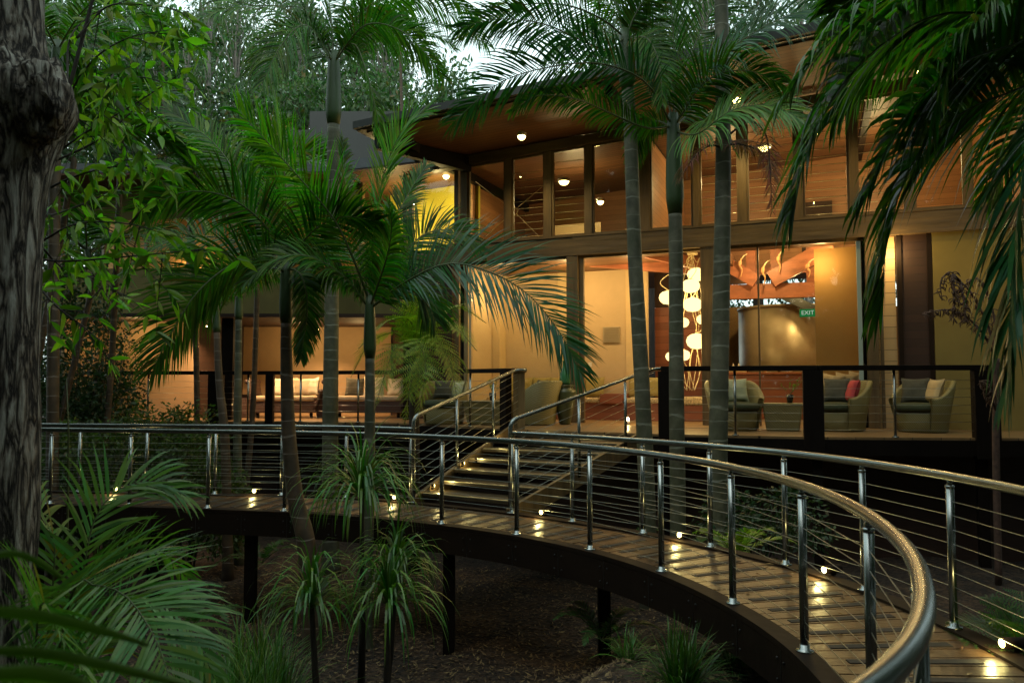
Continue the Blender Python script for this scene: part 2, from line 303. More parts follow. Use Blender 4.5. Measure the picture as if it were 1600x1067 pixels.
# ------------------------------------------------------------------ mesh building
class MB:
    def __init__(s): s.v = []; s.f = []; s.m = []; s.sm = []
    def add(s, vs, fs, m=0, smooth=False):
        b = len(s.v); s.v.extend([tuple(p) for p in vs])
        for f in fs: s.f.append(tuple(b+i for i in f)); s.m.append(m); s.sm.append(smooth)
    def box(s, x0, x1, y0, y1, z0, z1, m=0):
        s.prism([(x0, y0), (x1, y0), (x1, y1), (x0, y1)], z0, z1, m)
    def prism(s, poly, z0, z1, m=0, smooth=False):
        n = len(poly)
        a = sum(poly[i][0]*poly[(i+1) % n][1]-poly[(i+1) % n][0]*poly[i][1] for i in range(n))
        if a < 0: poly = poly[::-1]
        zz0 = z0 if callable(z0) else (lambda x, y: z0); zz1 = z1 if callable(z1) else (lambda x, y: z1)
        vs = [(x, y, zz0(x, y)) for x, y in poly]+[(x, y, zz1(x, y)) for x, y in poly]
        fs = [tuple(range(n))[::-1], tuple(range(n, 2*n))]+[(i, (i+1) % n, n+(i+1) % n, n+i) for i in range(n)]
        s.add(vs, fs, m, smooth)
    def beam(s, a, b, w, h, m=0, up=(0, 0, 1)):      # rectangular bar between two points
        a = Vector(a); b = Vector(b); t = (b-a).normalized(); sd = t.cross(Vector(up))
        if sd.length < 1e-4: sd = Vector((1, 0, 0))
        sd.normalize(); u = sd.cross(t).normalized(); sd *= w/2; u *= h/2
        vs = [p+i*sd+j*u for p in (a, b) for i, j in ((-1, -1), (1, -1), (1, 1), (-1, 1))]
        s.add(vs, [(3, 2, 1, 0), (4, 5, 6, 7), (0, 1, 5, 4), (1, 2, 6, 5), (2, 3, 7, 6), (3, 0, 4, 7)], m)
    def tube(s, pts, r, n=8, m=0, cap=True, smooth=True):
        pts = [Vector(p) for p in pts]; k = len(pts)
        rs = r if isinstance(r, (list, tuple)) else [r]*k
        t0 = (pts[1]-pts[0]).normalized(); ref = Vector((0, 0, 1)) if abs(t0.z) < .9 else Vector((1, 0, 0))
        nrm = t0.cross(ref).normalized(); vs = []
        for i, p in enumerate(pts):
            t = (pts[min(i+1, k-1)]-pts[max(i-1, 0)]).normalized()
            nrm = (nrm-t*nrm.dot(t))
            nrm = nrm.normalized() if nrm.length > 1e-6 else t.orthogonal().normalized()
            bn = t.cross(nrm)
            for j in range(n):
                a = 2*pi*j/n; vs.append(p+(nrm*cos(a)+bn*sin(a))*rs[i])
        fs = [(i*n+j, i*n+(j+1) % n, (i+1)*n+(j+1) % n, (i+1)*n+j) for i in range(k-1) for j in range(n)]
        if cap: fs += [tuple(range(n))[::-1], tuple(range((k-1)*n, k*n))]
        s.add(vs, fs, m, smooth)
    def lathe(s, prof, c=(0, 0, 0), n=20, m=0, smooth=True, sx=1, sy=1):
        vs = []; k = len(prof)
        for r, z in prof:
            for j in range(n): a = 2*pi*j/n; vs.append((c[0]+r*cos(a)*sx, c[1]+r*sin(a)*sy, c[2]+z))
        fs = [(i*n+j, i*n+(j+1) % n, (i+1)*n+(j+1) % n, (i+1)*n+j) for i in range(k-1) for j in range(n)]
        fs += [tuple(range(n))[::-1], tuple(range((k-1)*n, k*n))]
        s.add(vs, fs, m, smooth)
    def mesh(s, name, mats):
        me = bpy.data.meshes.new(name); me.from_pydata(s.v, [], s.f)
        for k in (mats if isinstance(mats, (list, tuple)) else [mats]): me.materials.append(M[k] if isinstance(k, str) else k)
        me.polygons.foreach_set('material_index', s.m); me.polygons.foreach_set('use_smooth', s.sm); me.update()
        return me
    def build(s, name, mats, parent=None, world=False, loc=None, bevel=0):
        """world=True: the vertices are world coordinates and get moved into the (unrotated) parent's space"""
        if world:
            o = parent.location if parent else Vector(loc or (0, 0, 0))
            s.v = [(x-o[0], y-o[1], z-o[2]) for x, y, z in s.v]
        ob = bpy.data.objects.new(name, s.mesh(name, mats)); COL.objects.link(ob); ob.parent = parent
        if loc is not None and not parent: ob.location = loc
        if bevel:
            bv = ob.modifiers.new('edge', 'BEVEL'); bv.width = bevel; bv.segments = 2; bv.limit_method = 'ANGLE'
        return ob
def tag(o, label=None, cat=None, group=None, kind=None):
    if label: o['label'] = label
    if cat: o['category'] = cat
    if group: o['group'] = group
    if kind: o['kind'] = kind
    return o
def thing(name, label, cat, loc=(0, 0, 0), rz=0, group=None, kind=None):
    o = bpy.data.objects.new(name, None); COL.objects.link(o); o.location = loc; o.rotation_euler = (0, 0, rz)
    return tag(o, label, cat, group, kind)
CH = {}
def dup(root, loc, rz=0, label=None, scale=None):
    r = root.copy(); COL.objects.link(r); r.location = loc; r.rotation_euler = (0, 0, rz)
    if label: r['label'] = label
    if scale: r.scale = (scale,)*3 if not isinstance(scale, tuple) else scale
    for ch in [c for c in COL.objects if c.parent == root]:
        c = ch.copy(); COL.objects.link(c); c.parent = r
        for g in [q for q in COL.objects if q.parent == ch]:
            d = g.copy(); COL.objects.link(d); d.parent = c
    return r
def spline(P, n=8):
    P = [Vector(p) for p in P]; out = []
    for i in range(len(P)-1):
        a = P[i-1] if i else P[0]*2-P[1]; b = P[i]; c = P[i+1]; d = P[i+2] if i+2 < len(P) else P[-1]*2-P[-2]
        for k in range(n):
            t = k/n; out.append(.5*((2*b)+(c-a)*t+(2*a-5*b+4*c-d)*t*t+(3*b-a-3*c+d)*t**3))
    out.append(P[-1]); return out
def resample(pts, n):
    L = [0]
    for i in range(1, len(pts)): L.append(L[-1]+(pts[i]-pts[i-1]).length)
    o = []; j = 0
    for k in range(n+1):
        s = L[-1]*k/n
        while j < len(L)-2 and L[j+1] < s: j += 1
        t = (s-L[j])/max(1e-9, L[j+1]-L[j]); o.append(pts[j].lerp(pts[j+1], t))
    return o, L[-1]
def lamp(name, loc, energy, col=(1, .62, .26), r=.08, parent=None, spot=None, aim=None):
    l = bpy.data.lights.new(name, 'SPOT' if spot else 'POINT'); l.energy = energy; l.color = col; l.shadow_soft_size = r
    if spot: l.spot_size = radians(spot); l.spot_blend = .6
    o = bpy.data.objects.new(name, l); COL.objects.link(o); o.location = loc
    if aim is not None:
        d = Vector(aim)-Vector(loc); o.rotation_euler = d.to_track_quat('-Z', 'Y').to_euler()
    if parent: o.parent = parent
    return o

# ================================================================== SETTING: ground
def build_ground():
    mb = MB(); xs = []; ys = []
    x = -14.0
    while x < 14: xs.append(x); x += .28
    xs = [-120, -80, -50, -34, -25, -19, -16]+xs+[16, 19, 25, 34, 50, 80, 120]
    y = -6.0
    while y < 24: ys.append(y); y += .28
    ys = [-100, -60, -35, -20, -12, -8]+ys+[26, 30, 36, 45, 60, 80, 120, 170]
    vs = [(a, b, ground_z(a, b)) for b in ys for a in xs]; n = len(xs)
    mb.add(vs, [(j*n+i, j*n+i+1, (j+1)*n+i+1, (j+1)*n+i) for j in range(len(ys)-1) for i in range(n-1)], 0, True)
    tag(mb.build('ground', 'mulch'), kind='structure')
    # leaf litter: thousands of chips and dead leaves lying on the mulch
    rnd = random.Random(3); mb = MB()
    for _ in range(26000):
        y = rnd.uniform(3.8, 13); x = rnd.uniform(-6.5, 3.2)*(.35+.065*y)
        z = ground_z(x, y)+.012; a = rnd.uniform(0, 2*pi); l = rnd.uniform(.012, .045); wd = l*rnd.uniform(.12, .4)
        t = Vector((cos(a), sin(a), rnd.uniform(-.35, .35))); sd = Vector((-sin(a), cos(a), rnd.uniform(-.5, .5)))
        c = Vector((x, y, z+.012)); mb.add([c-t*l, c-sd*wd, c+t*l+Vector((0, 0, .01)), c+sd*wd], [(0, 1, 2, 3)])
    tag(mb.build('leaf_litter', 'chip'), 'brown bark chips and fallen leaves scattered over the dark ground', 'leaf litter', kind='stuff')
build_ground()

# ================================================================== SETTING: curved boardwalk
INN = [(-10, 10.95), (-7.3, 10.5), (-6.15, 10.32), (-5.0, 10.14), (-3.9, 9.95), (-2.85, 9.72), (-1.78, 9.36), (-.8, 8.84), (.05, 8.22), (.75, 7.48), (1.27, 6.62), (1.6, 5.66), (1.74, 4.66), (1.65, 3.6), (1.33, 2.55), (.80, 1.66), (0, 1.0), (-.8, .55)]
OUT = [(-10, 12.05), (-7.6, 11.6), (-6.4, 11.45), (-5.35, 11.33), (-4.3, 11.22), (-3.3, 11.1), (-2.33, 10.88), (-1.33, 10.42), (-.02, 9.6), (.7, 8.99), (1.4, 8.3), (1.94, 7.6), (2.41, 6.86), (2.72, 6.02), (2.88, 5.1), (2.9, 4.1), (2.76, 3.1), (2.4, 2.15), (1.85, 1.3), (1.1, .55), (.1, 0), (-.8, -.35)]
inn = spline([(x, y, 0) for x, y in INN], 24); outp = spline([(x, y, 0) for x, y in OUT], 24)
def normals(P):
    r = []
    for i in range(len(P)):
        t = (P[min(i+1, len(P)-1)]-P[max(i-1, 0)]).normalized(); r.append(Vector((-t.y, t.x, 0)))   # points left of travel = outwards
    return r
def offset(P, d):
    return [p+n*d for p, n in zip(P, normals(P))]
def hit(p, n, P):
    best = None
    for a, b in zip(P[:-1], P[1:]):
        e = b-a; den = n.x*e.y-n.y*e.x
        if abs(den) < 1e-9: continue
        d = a-p; k = (d.x*e.y-d.y*e.x)/den; s = (d.x*n.y-d.y*n.x)/den
        if -.001 <= s <= 1.001 and 0 < k < 3 and (best is None or k < best): best = k
    return best
bw = thing('boardwalk', None, None, (0, 0, 0), kind='structure')
def strip(mb, P0, P1, z0, z1, m=0):
    n = len(P0); vs = []
    for a, b in zip(P0, P1): vs += [(a.x, a.y, z0), (b.x, b.y, z0), (b.x, b.y, z1), (a.x, a.y, z1)]
    fs = []
    for i in range(n-1):
        q = i*4
        for j in range(4): fs.append((q+j, q+(j+1) % 4, q+4+(j+1) % 4, q+4+j))
    fs += [(3, 2, 1, 0), (4*n-4, 4*n-3, 4*n-2, 4*n-1)]
    mb.add(vs, [f[::-1] for f in fs], m)
def build_boardwalk():
    mb = MB(); gb = MB(); rnd = random.Random(11)
    P, L = resample(inn, 260); N = normals(P); step = L/260
    cent = []
    for p, n in zip(P, N):
        k = hit(p, n, outp) or 1.15
        cent.append((p, n, k))
    # walk along the centre line so that the boards keep their width
    Cn = [p+n*k/2 for p, n, k in cent]; acc = 0; cuts = [0.0]; 
    s = [0]
    for i in range(1, len(Cn)): s.append(s[-1]+(Cn[i]-Cn[i-1]).length)
    def at_s(v):
        j = 0
        while j < len(s)-2 and s[j+1] < v: j += 1
        t = (v-s[j])/(s[j+1]-s[j]); a, b = cent[j], cent[j+1]
        p = a[0].lerp(b[0], t); n = a[1].lerp(b[1], t).normalized(); k = a[2]+(b[2]-a[2])*t
        return p, n, k
    v = 0; W = .138; G = .012; i = 0
    while v+W < s[-1]:
        a = at_s(v); b = at_s(v+W-G); dz = rnd.uniform(-.0015, .0015)
        q = [a[0]+a[1]*.04, b[0]+b[1]*.04, b[0]+b[1]*(b[2]-.04), a[0]+a[1]*(a[2]-.04)]
        mb.prism([(p.x, p.y) for p in q], -.032, dz)
        if i % 2 == 0:
            c0 = at_s(v+W*.24); c1 = at_s(v+W*.70)
            g = [c0[0]+c0[1]*(.2), c1[0]+c1[1]*(.2), c1[0]+c1[1]*(c1[2]-.2), c0[0]+c0[1]*(c0[2]-.2)]
            gb.prism([(p.x, p.y) for p in g], -.006, .0045+dz)
        v += W; i += 1
    mb.build('deck_boards', 'board', bw); gb.build('grip_strips', 'grip', bw)
    for P_, sg, nm in ((inn, 1, 'edge_board'), (outp, -1, 'edge_board')):
        e = MB(); strip(e, offset(P_, -.085*sg), offset(P_, .055*sg), -.02, .02) if sg > 0 else strip(e, offset(P_, -.055), offset(P_, .085), -.02, .02)
        e.build(nm, 'fascia', bw)
        f = MB()
        if sg > 0: strip(f, offset(P_, -.082), offset(P_, -.04), -.29, -.024)
        else: strip(f, offset(P_, .04), offset(P_, .082), -.29, -.024)
        f.build('fascia', 'fascia', bw)
    jt = MB(); P_, L_ = resample(offset(inn, -.084), 400); acc = 0
    for i in range(20, 400, 13):
        p = P_[i]; t = (P_[min(400, i+1)]-P_[i-1]).normalized(); n = Vector((-t.y, t.x, 0)); q = [p-t*.003-n*.001, p+t*.003-n*.001, p+t*.003+n*.01, p-t*.003+n*.01]
        jt.prism([(v.x, v.y) for v in q], -.285, -.03)
        for dz in (-.09, -.22):
            for s_ in (-.05, .05): c = p+t*s_; jt.tube([c-n*.006+Vector((0, 0, dz)), c+n*.004+Vector((0, 0, dz))], .009, 8)
    jt.build('fascia_bolts', 'black', bw)
    for (x, y) in ((-.72, 8.95), (-3.35, 10.0), (-6.4, 10.5), (1.0, 8.5), (1.85, 4.4), (2.7, 5.5), (-5.2, 11.3)):
        p = MB(); g = ground_z(x, y)-.2; p.box(x-.065, x+.065, y-.065, y+.065, g, -.26); p.build('support_post', 'darkwood', bw)
build_boardwalk()
def fallen():
    rnd = random.Random(12); mb = MB()
    for _ in range(90):
        i = rnd.randint(60, len(inn)-30); k = hit(inn[i], normals_in[i], outp)
        if not k: continue
        p = inn[i]+normals_in[i]*k*rnd.uniform(.06, .94); a = rnd.uniform(0, 6.3); l = rnd.uniform(.02, .055); t = Vector((cos(a), sin(a), 0)); s = Vector((-sin(a), cos(a), 0))*l*.3
        p = p+Vector((0, 0, .008)); mb.add([p-t*l, p-s+UPZ*.006, p, p+s+UPZ*.008, p+t*l+UPZ*.004], [(0, 1, 2), (0, 2, 3), (1, 4, 2), (2, 4, 3)])
    tag(mb.build('fallen_leaves', 'dryleaf'), 'dry curled leaves fallen on the boardwalk boards', 'fallen leaves', kind='stuff')
UPZ = Vector((0, 0, 1)); normals_in = normals(inn); M['dryleaf'] = mat('dry_leaf', (.22, .13, .05), .7, isl=.5); fallen()

# ================================================================== stainless railings
def nearest_i(P, q):
    return min(range(len(P)), key=lambda i: (P[i]-q).length)
def post_mesh(h=.965, r=.0255):
    mb = MB(); mb.tube([(0, 0, .02), (0, 0, h-.03)], r, 14); mb.tube([(0, 0, h-.035), (0, 0, h+.012)], .017, 10)
    mb.lathe([(r+.002, h-.045), (r+.004, h-.04), (r+.004, h-.03), (.019, h-.024)], n=14)
    mb.lathe([(.052, .018), (.052, .028), (.03, .032), (.028, .06)], n=16)
    return mb.mesh('rail_post', 'steel')
POSTME = post_mesh()
def rail_post(parent, p, rz=0):
    o = bpy.data.objects.new('post', POSTME); COL.objects.link(o); o.parent = parent; o.location = p-parent.location; o.rotation_euler.z = rz
def railing(name, label, P, posts, cables=9, ext=None):
    root = thing(name, label, 'railing', P[0].copy(), group='stainless steel cable railings of the boardwalk')
    hb = MB(); path = [p+Vector((0, 0, .995)) for p in P]
    hb.tube(path, .0305, 16); hb.build('handrail', 'steel', root, world=True)
    for q in posts: rail_post(root, q)
    for k in range(cables):
        c = MB(); c.tube([p+Vector((0, 0, .1+.092*k)) for p in posts], .0026, 5); c.build('cable', 'cable', root, world=True)
    return root
V2 = lambda x, y: Vector((x, y, 0))
i_near = [V2(*INN[i]) for i in (0, 1, 2, 3, 4, 5, 6, 7, 8, 9, 10, 11, 12, 13, 14, 15, 16)]
railing('boardwalk_railing', 'steel cable railing along the inner edge of the curved boardwalk, sweeping closest to the viewer', inn[:nearest_i(inn, V2(0, 1.0))+1], i_near)
iL = nearest_i(outp, V2(-1.33, 10.42)); iR = nearest_i(outp, V2(-.02, 9.6))
railing('boardwalk_railing', 'steel cable railing along the far side of the boardwalk left of the stairs', outp[:iL+1], [V2(*OUT[i]) for i in (0, 1, 2, 3, 4, 5, 6)]+[V2(-1.36, 10.44)])
railing('boardwalk_railing', 'steel cable railing on the outer side of the boardwalk right of the stairs', outp[iR:nearest_i(outp, V2(1.1, .55))+1], [V2(.0, 9.58)]+[V2(*OUT[i]) for i in (9, 10, 11, 12, 13, 14, 15, 16, 17, 18, 19)])

# ================================================================== garden stairs
DZ = .84
SL0, SL1 = Vector((-1.30, 10.5, 0)), Vector((.02, 13.05, DZ)); SR0, SR1 = Vector((.03, 9.66, 0)), Vector((2.12, 12.0, DZ))
def build_stairs():
    root = thing('stairs', 'wide low timber stairs from the boardwalk up to the terrace', 'stairs', (-.6, 10.1, 0))
    n = 7
    for i in range(1, n):
        t0 = (i-.75)/n; t1 = (i+.45)/n; z = DZ*i/n
        q = [SL0.lerp(SL1, t0), SR0.lerp(SR1, t0), SR0.lerp(SR1, t1), SL0.lerp(SL1, t1)]
        mb = MB(); mb.prism([(p.x, p.y) for p in q], z-.042, z)
        mb.build('tread', 'tread', root, world=True, bevel=.004)
        nb = MB(); a0, a1 = q[0].lerp(q[1], .03), q[0].lerp(q[1], .97); bk = (q[3]-q[0]).normalized()*.02; bk.z = 0
        nb.beam(a0*1+Vector((0, 0, z-a0.z+.004))+bk, a1*1+Vector((0, 0, z-a1.z+.004))+bk, .03, .008); nb.build('nosing_strip', 'nosing', root, world=True)
    for a, b in ((SL0, SL1), (SR0, SR1)):
        mb = MB(); d = (b-a).normalized(); mb.beam(a+Vector((0, 0, -.02))-d*.1, b+Vector((0, 0, -.03)), .055, .24); mb.build('stringer', 'postwood', root, world=True)
M['tread'] = mat('stair_tread', (.07, .048, .024), .4, var=.35, nscale=8, bump=.2)
M['nosing'] = mat('brass_nosing', (.6, .55, .35), .35, .6)
build_stairs()
def stair_rail(label, a, b, bend_z, top, posts, n_c=8):
    root = thing('stair_railing', label, 'railing', a.copy(), group='stainless steel railings of the stairs')
    d = (top-(a+Vector((0, 0, bend_z)))).normalized()
    pts = [a+Vector((0, 0, .02)), a+Vector((0, 0, bend_z-.12))]
    c = a+Vector((0, 0, bend_z)); 
    for k in range(1, 6):
        t = k/6; pts.append((c+Vector((0, 0, -.12)))*(1-t)**2+c*2*t*(1-t)+(c+d*.12)*t*t)
    pts += [c+d*.12, top-d*.08, top+Vector((.05, -.02, .0))*1, top+Vector((.2, -.05, 0))]
    mb = MB(); mb.tube(pts, .0275, 14); mb.build('handrail', 'steel', root, world=True)
    fl = MB(); fl.lathe([(.052, .018), (.052, .03), (.03, .034)], a, n=16); fl.build('base_flange', 'steel', root, world=True)
    L = top-c
    for t in posts:
        foot = a.lerp(b, t); hd = c+L*t
        p = MB(); p.tube([foot+Vector((0, 0, -.02)), Vector((foot.x, foot.y, hd.z-.04))], .0225, 12); p.tube([Vector((foot.x, foot.y, hd.z-.05)), Vector((foot.x, foot.y, hd.z))], .012, 8)
        p.build('post', 'steel', root, world=True)
    for k in range(n_c):
        h = .12+.118*k; p = MB(); p.tube([a+Vector((0, 0, h+.05)), b+Vector((0, 0, h))], .0028, 5); p.build('cable', 'cable', root, world=True)
stair_rail('steel handrail up the left side of the stairs, in front of the tree fern', V2(-1.33, 10.42), SL1+Vector((.08, .1, 0)), 1.16, Vector((.05, 13.1, DZ+1.0)), (.36, .72))
stair_rail('steel handrail up the right side of the stairs, ending behind the leaning palm trunk', V2(-.02, 9.58), SR1+Vector((.1, .02, 0)), 1.15, Vector((2.2, 11.98, DZ+1.0)), (.42, .76))

# ================================================================== HOUSE
house = thing('timber_house', 'two-storey timber house with lit glazed front, wide eaves and a raised terrace', 'house', HO.copy(), HROT)
def hb(name, mats, fn, bevel=0):
    mb = MB(); fn(mb); return mb.build(name, mats, house, bevel=bevel)
def hbox(name, m, *a, bevel=0): return hb(name, m, lambda b: b.box(*a), bevel)
EDGE = [(-11.5, 16.0), (-4.9, 16.0), (-2.0, 15.15), (-.1, 13.25), (2.25, 11.85), (4.47, 11.2), (6.75, 10.98), (10.5, 10.9)]
edge_h = [w2h(x, y) for x, y in EDGE]
back = [w2h(11.5, 12.0), (9.5, 9.5), (-3, 9.5), w2h(-11.5, 21)]
hb('terrace_floor', 'floor', lambda b: b.prism(edge_h+back, DZ-.035, DZ))
def fascia(b):
    for p, q in zip(edge_h[:-1], edge_h[1:]):
        b.beam((p[0], p[1], DZ-.15), (q[0], q[1], DZ-.15), .05, .225)
hb('terrace_fascia', 'darkwood', fascia)
def under(b):
    inner = [(p[0]*.995, p[1]+.9) for p in edge_h]
    for p, q in zip(inner[:-1], inner[1:]): b.beam((p[0], p[1], -.35), (q[0], q[1], -.35), .05, 2.2)
hb('undercroft_screen', 'darkslat', under)
for (x, y) in ((-8, 16.2), (-4.8, 16.2), (-2, 15.4), (.1, 13.4), (2.4, 12.1), (4.5, 11.4), (6.8, 11.2)):
    u, v = w2h(x, y); hbox('floor_stump', 'darkwood', u-.07, u+.07, v-.07, v+.07, -1.9, DZ-.04)
# --- ground floor posts and beam
Z1, Z2 = 4.2, 4.56
UL, UR = -1.25, 9.2
hb('edge_beam', 'beam', lambda b: (b.box(-1.75, 1.36, -.1, .12, Z1, Z2), b.box(1.364, UR, -.115, .12, Z1-.005, Z2+.01), b.box(-1.8, UR, -.13, .10, Z2+.012, Z2+.05)))
for u0, u1 in ((1.22, 1.46), (3.88, 4.14), (6.72, 6.9)):
    hbox('post', 'postwood', u0, u1, -.09, .12, DZ, Z1-.006, bevel=.006)
for u0, u1 in ((1.47, 1.56), (-1.32, -1.22), (-.98, -.93), (4.9, 4.93)):
    hbox('door_frame', 'postwood' if u0 != -.98 else 'bronze', u0, u1, -.02, .06, DZ, Z1-.006)
hb('head_frame', 'postwood', lambda b: b.box(-1.2, 6.7, -.03, .05, Z1-.06, Z1-.007))
for u0, u1 in ((-1.2, -.99), (-.9, 1.2), (1.58, 3.86), (4.95, 6.7)):
    hb('glass_pane', 'glass', lambda b: b.box(u0, u1, .0, .008, DZ+.02, Z1-.07)) if u0 in (-1.2, -.9, 4.95) else None
# --- upper storey windows: heads climb gently to the right
def zh(u): return 6.36+.05*u
mull = [(-1.18, -1.02), (-.14, .0), (.74, .89), (1.62, 1.75), (2.56, 2.92), (3.75, 3.87), (4.6, 4.74), (5.6, 5.72), (6.5, 6.62), (7.4, 7.52), (8.3, 8.42)]
for u0, u1 in mull:
    hb('window_mullion', 'postwood', lambda b: b.prism([(u0, -.06), (u1, -.06), (u1, .09), (u0, .09)], Z2+.052, lambda x, y: zh(x)+.0))
hb('head_beam', 'beam', lambda b: b.prism([(-1.9, -.09), (UR, -.09), (UR, .12), (-1.9, .12)], lambda x, y: zh(x)+.004, lambda x, y: zh(x)+.2))
for k, (a, b_) in enumerate(zip(mull[:-1], mull[1:])):
    u0, u1 = a[1], b_[0]; louv = k in (1, 2, 5, 6, 7, 8)
    w = MB()
    for (x0, x1) in ((u0, u0+.04), (u1-.04, u1)): w.prism([(x0, -.02), (x1, -.02), (x1, .05), (x0, .05)], Z2+.054, lambda x, y: zh(x)-.002)
    w.prism([(u0+.042, -.02), (u1-.042, -.02), (u1-.042, .05), (u0+.042, .05)], Z2+.054, Z2+.09)
    w.prism([(u0+.042, -.02), (u1-.042, -.02), (u1-.042, .05), (u0+.042, .05)], lambda x, y: zh(x)-.04, lambda x, y: zh(x)-.002)
    wf = w.build('window', 'postwood', house)
    if not louv:
        g = MB(); g.prism([(u0+.043, .01), (u1-.043, .01), (u1-.043, .018), (u0+.043, .018)], Z2+.092, lambda x, y: zh(x)-.042); g.build('pane', 'glass', wf)
    else:
        g = MB(); z = Z2+.12
        while z+.14 < zh(u0)-.05:
            g.add([(u0+.045, .05, z), (u1-.045, .05, z), (u1-.045, -.012, z+.155), (u0+.045, -.012, z+.155)], [(0, 1, 2, 3)])
            g.tube([(u0+.045, .05, z), (u1-.045, .05, z)], .0045, 4, 1)  # bead on the blade edge, coloured as a reflection line
            z += .15
        g.build('louvre_blades', ['louvre', 'bladeglint'], wf)
# --- bracing rods with a ring inside the first upper windows
def brace(b):
    c = Vector((-.1, .35, 5.32))
    for e in ((-1.0, 6.05), (-1.0, 4.62), (.85, 6.0), (.6, 4.6)):
        d = (Vector((e[0], .35, e[1]))-c).normalized(); b.tube([c+d*.09, (e[0], .35, e[1])], .008, 6)
    b.tube([c+Vector((cos(a)*.09, 0, sin(a)*.09)) for a in [2*pi*k/16 for k in range(17)]], .012, 6)
hb('bracing_rods', 'stem', brace)
# --- roof
def zs(u, v): return 6.585+.058*u+.02*v
roofp = [(-2.05, -2.4), (9.6, -2.4), (9.6, 10.2), (-2.05, 10.2)]
hb('soffit', 'soffit', lambda b: b.prism(roofp, lambda u, v: zs(u, v), lambda u, v: zs(u, v)+.03))
hb('roof', 'roofmetal', lambda b: b.prism([(-2.2, -2.52), (9.7, -2.52), (9.7, 10.3), (-2.2, 10.3)], lambda u, v: zs(u, v)+.032, lambda u, v: zs(u, v)+.2))
hb('roof_gutter', 'grey', lambda b: b.prism([(-2.22, -2.62), (9.7, -2.62), (9.7, -2.53), (-2.22, -2.53)], lambda u, v: zs(u, v)+.05, lambda u, v: zs(u, v)+.19))
for u in (-1.55, 2.7, 6.9):
    hb('roof_rafter', 'darkwood', lambda b: b.beam((u, -2.3, zs(u, -2.3)-.1), (u, 5, zs(u, 5)-.1), .13, .2))
hb('diagonal_rafter', 'darkwood', lambda b: b.beam((-1.95, -2.2, 6.3), (-1.0, .0, 6.32), .14, .3))
# --- rooms of the upper storey
hb('upper_floor', 'soffit', lambda b: (b.box(-1.7, 4.2, .13, 6, Z1+.02, Z2-.1), b.box(4.2, UR, .13, .8, Z1+.02, Z2-.1)))
hb('upper_back_wall', 'slatwood', lambda b: b.prism([(-1.6, 5.0), (UR, 5.0), (UR, 5.1), (-1.6, 5.1)], Z2-.09, lambda x, y: zs(x, y)-.002))
hb('upper_dividing_wall', 'slatwood', lambda b: (b.prism([(2.7, .5), (2.8, .5), (2.8, 4.99), (2.7, 4.99)], Z2-.09, lambda x, y: zs(x, y)-.1)))
hb('upper_partition', 'peach', lambda b: b.box(-.2, 1.0, 3.4, 3.5, Z2-.09, 5.6))
hb('upper_partition', 'peach', lambda b: b.box(1.7, 2.6, 3.0, 3.1, Z2-.09, 5.3))
hb('upper_door', 'darkslat', lambda b: b.box(5.6, 6.3, 4.9, 4.98, Z2-.09, 6.0))
hb('upper_side_wall', 'slatwood', lambda b: b.prism([(-1.65, 1.5), (-1.6, 1.5), (-1.6, 9.4), (-1.65, 9.4)], Z1, lambda x, y: zs(x, y)-.1))
hb('lower_side_wall', 'darkslat', lambda b: b.box(-1.65, -1.6, .5, 9.4, DZ, Z1))
hb('side_wall', 'slatwood', lambda b: b.prism([(9.2, .13), (9.3, .13), (9.3, 9.5), (9.2, 9.5)], DZ, lambda x, y: zs(x, y)-.002))
# --- left wing, upper storey: yellow wall behind glass
yq0 = Vector((-1.4, .35)); q1 = Vector(w2h(-3.6, 18.2)); q2 = Vector(w2h(-12, 18.6))
hb('left_upper_wall', 'shadeolive', lambda b: (b.prism([tuple(yq0), tuple(q1), tuple(q1+Vector((.05, .1))), tuple(yq0+Vector((.05, .12)))], 3.12, 4.54),
    b.prism([tuple(q1), tuple(q2), tuple(q2+Vector((0, .1))), tuple(q1+Vector((0, .1)))], 3.12, 4.4), b.prism([tuple(q1), tuple(q2), tuple(q2+Vector((0, .1))), tuple(q1+Vector((0, .1)))], 5.6, 6.4)))
dq = (q1-yq0).normalized(); nq = Vector((-dq.y, dq.x)) if dq.x < 0 else Vector((dq.y, -dq.x))
hb('yellow_wall', 'yellow', lambda b: (b.prism([tuple(yq0+Vector((-.12, 1.3))), tuple(q1+Vector((0, 1.3))), tuple(q1+Vector((0, 1.4))), tuple(yq0+Vector((-.12, 1.4)))], 4.4, 6.45)))
hb('left_beam', 'beam', lambda b: b.beam((yq0.x, yq0.y, 4.46), (q1.x, q1.y, 4.46), .16, .26))
for t in (0.02, .47, .53, 1.0):
    p = yq0.lerp(q1, t); hb('left_window_post', 'postwood', lambda b: b.box(p.x-.05, p.x+.05, p.y-.05, p.y+.05, 4.58, 6.42))
for k in range(9):
    p = q1.lerp(q2, k/8); hb('left_window_post', 'postwood', lambda b: b.box(p.x-.04, p.x+.04, p.y-.04, p.y+.04, 4.4, 5.6))
hb('left_pane', 'glass', lambda b: b.prism([tuple(yq0.lerp(q1, .05)), tuple(yq0.lerp(q1, .45)), tuple(yq0.lerp(q1, .45)+Vector((.002, .01))), tuple(yq0.lerp(q1, .05)+Vector((.002, .01)))], 4.6, 6.4))
hb('left_inner_wall', 'ochre', lambda b: b.prism([tuple(q1+Vector((0, 2.5))), tuple(q2+Vector((0, 2.5))), tuple(q2+Vector((0, 2.6))), tuple(q1+Vector((0, 2.6)))], 3.1, 6.4))
lw = [tuple(yq0+Vector((-.25, -.6))), tuple(q1+Vector((-.2, -1.0))), tuple(q2+Vector((0, -1.2))), tuple(q2+Vector((0, 4))), tuple(yq0+Vector((-.2, 6)))]
hb('left_roof', 'roofmetal', lambda b: b.prism(lw, 6.46, 6.68))
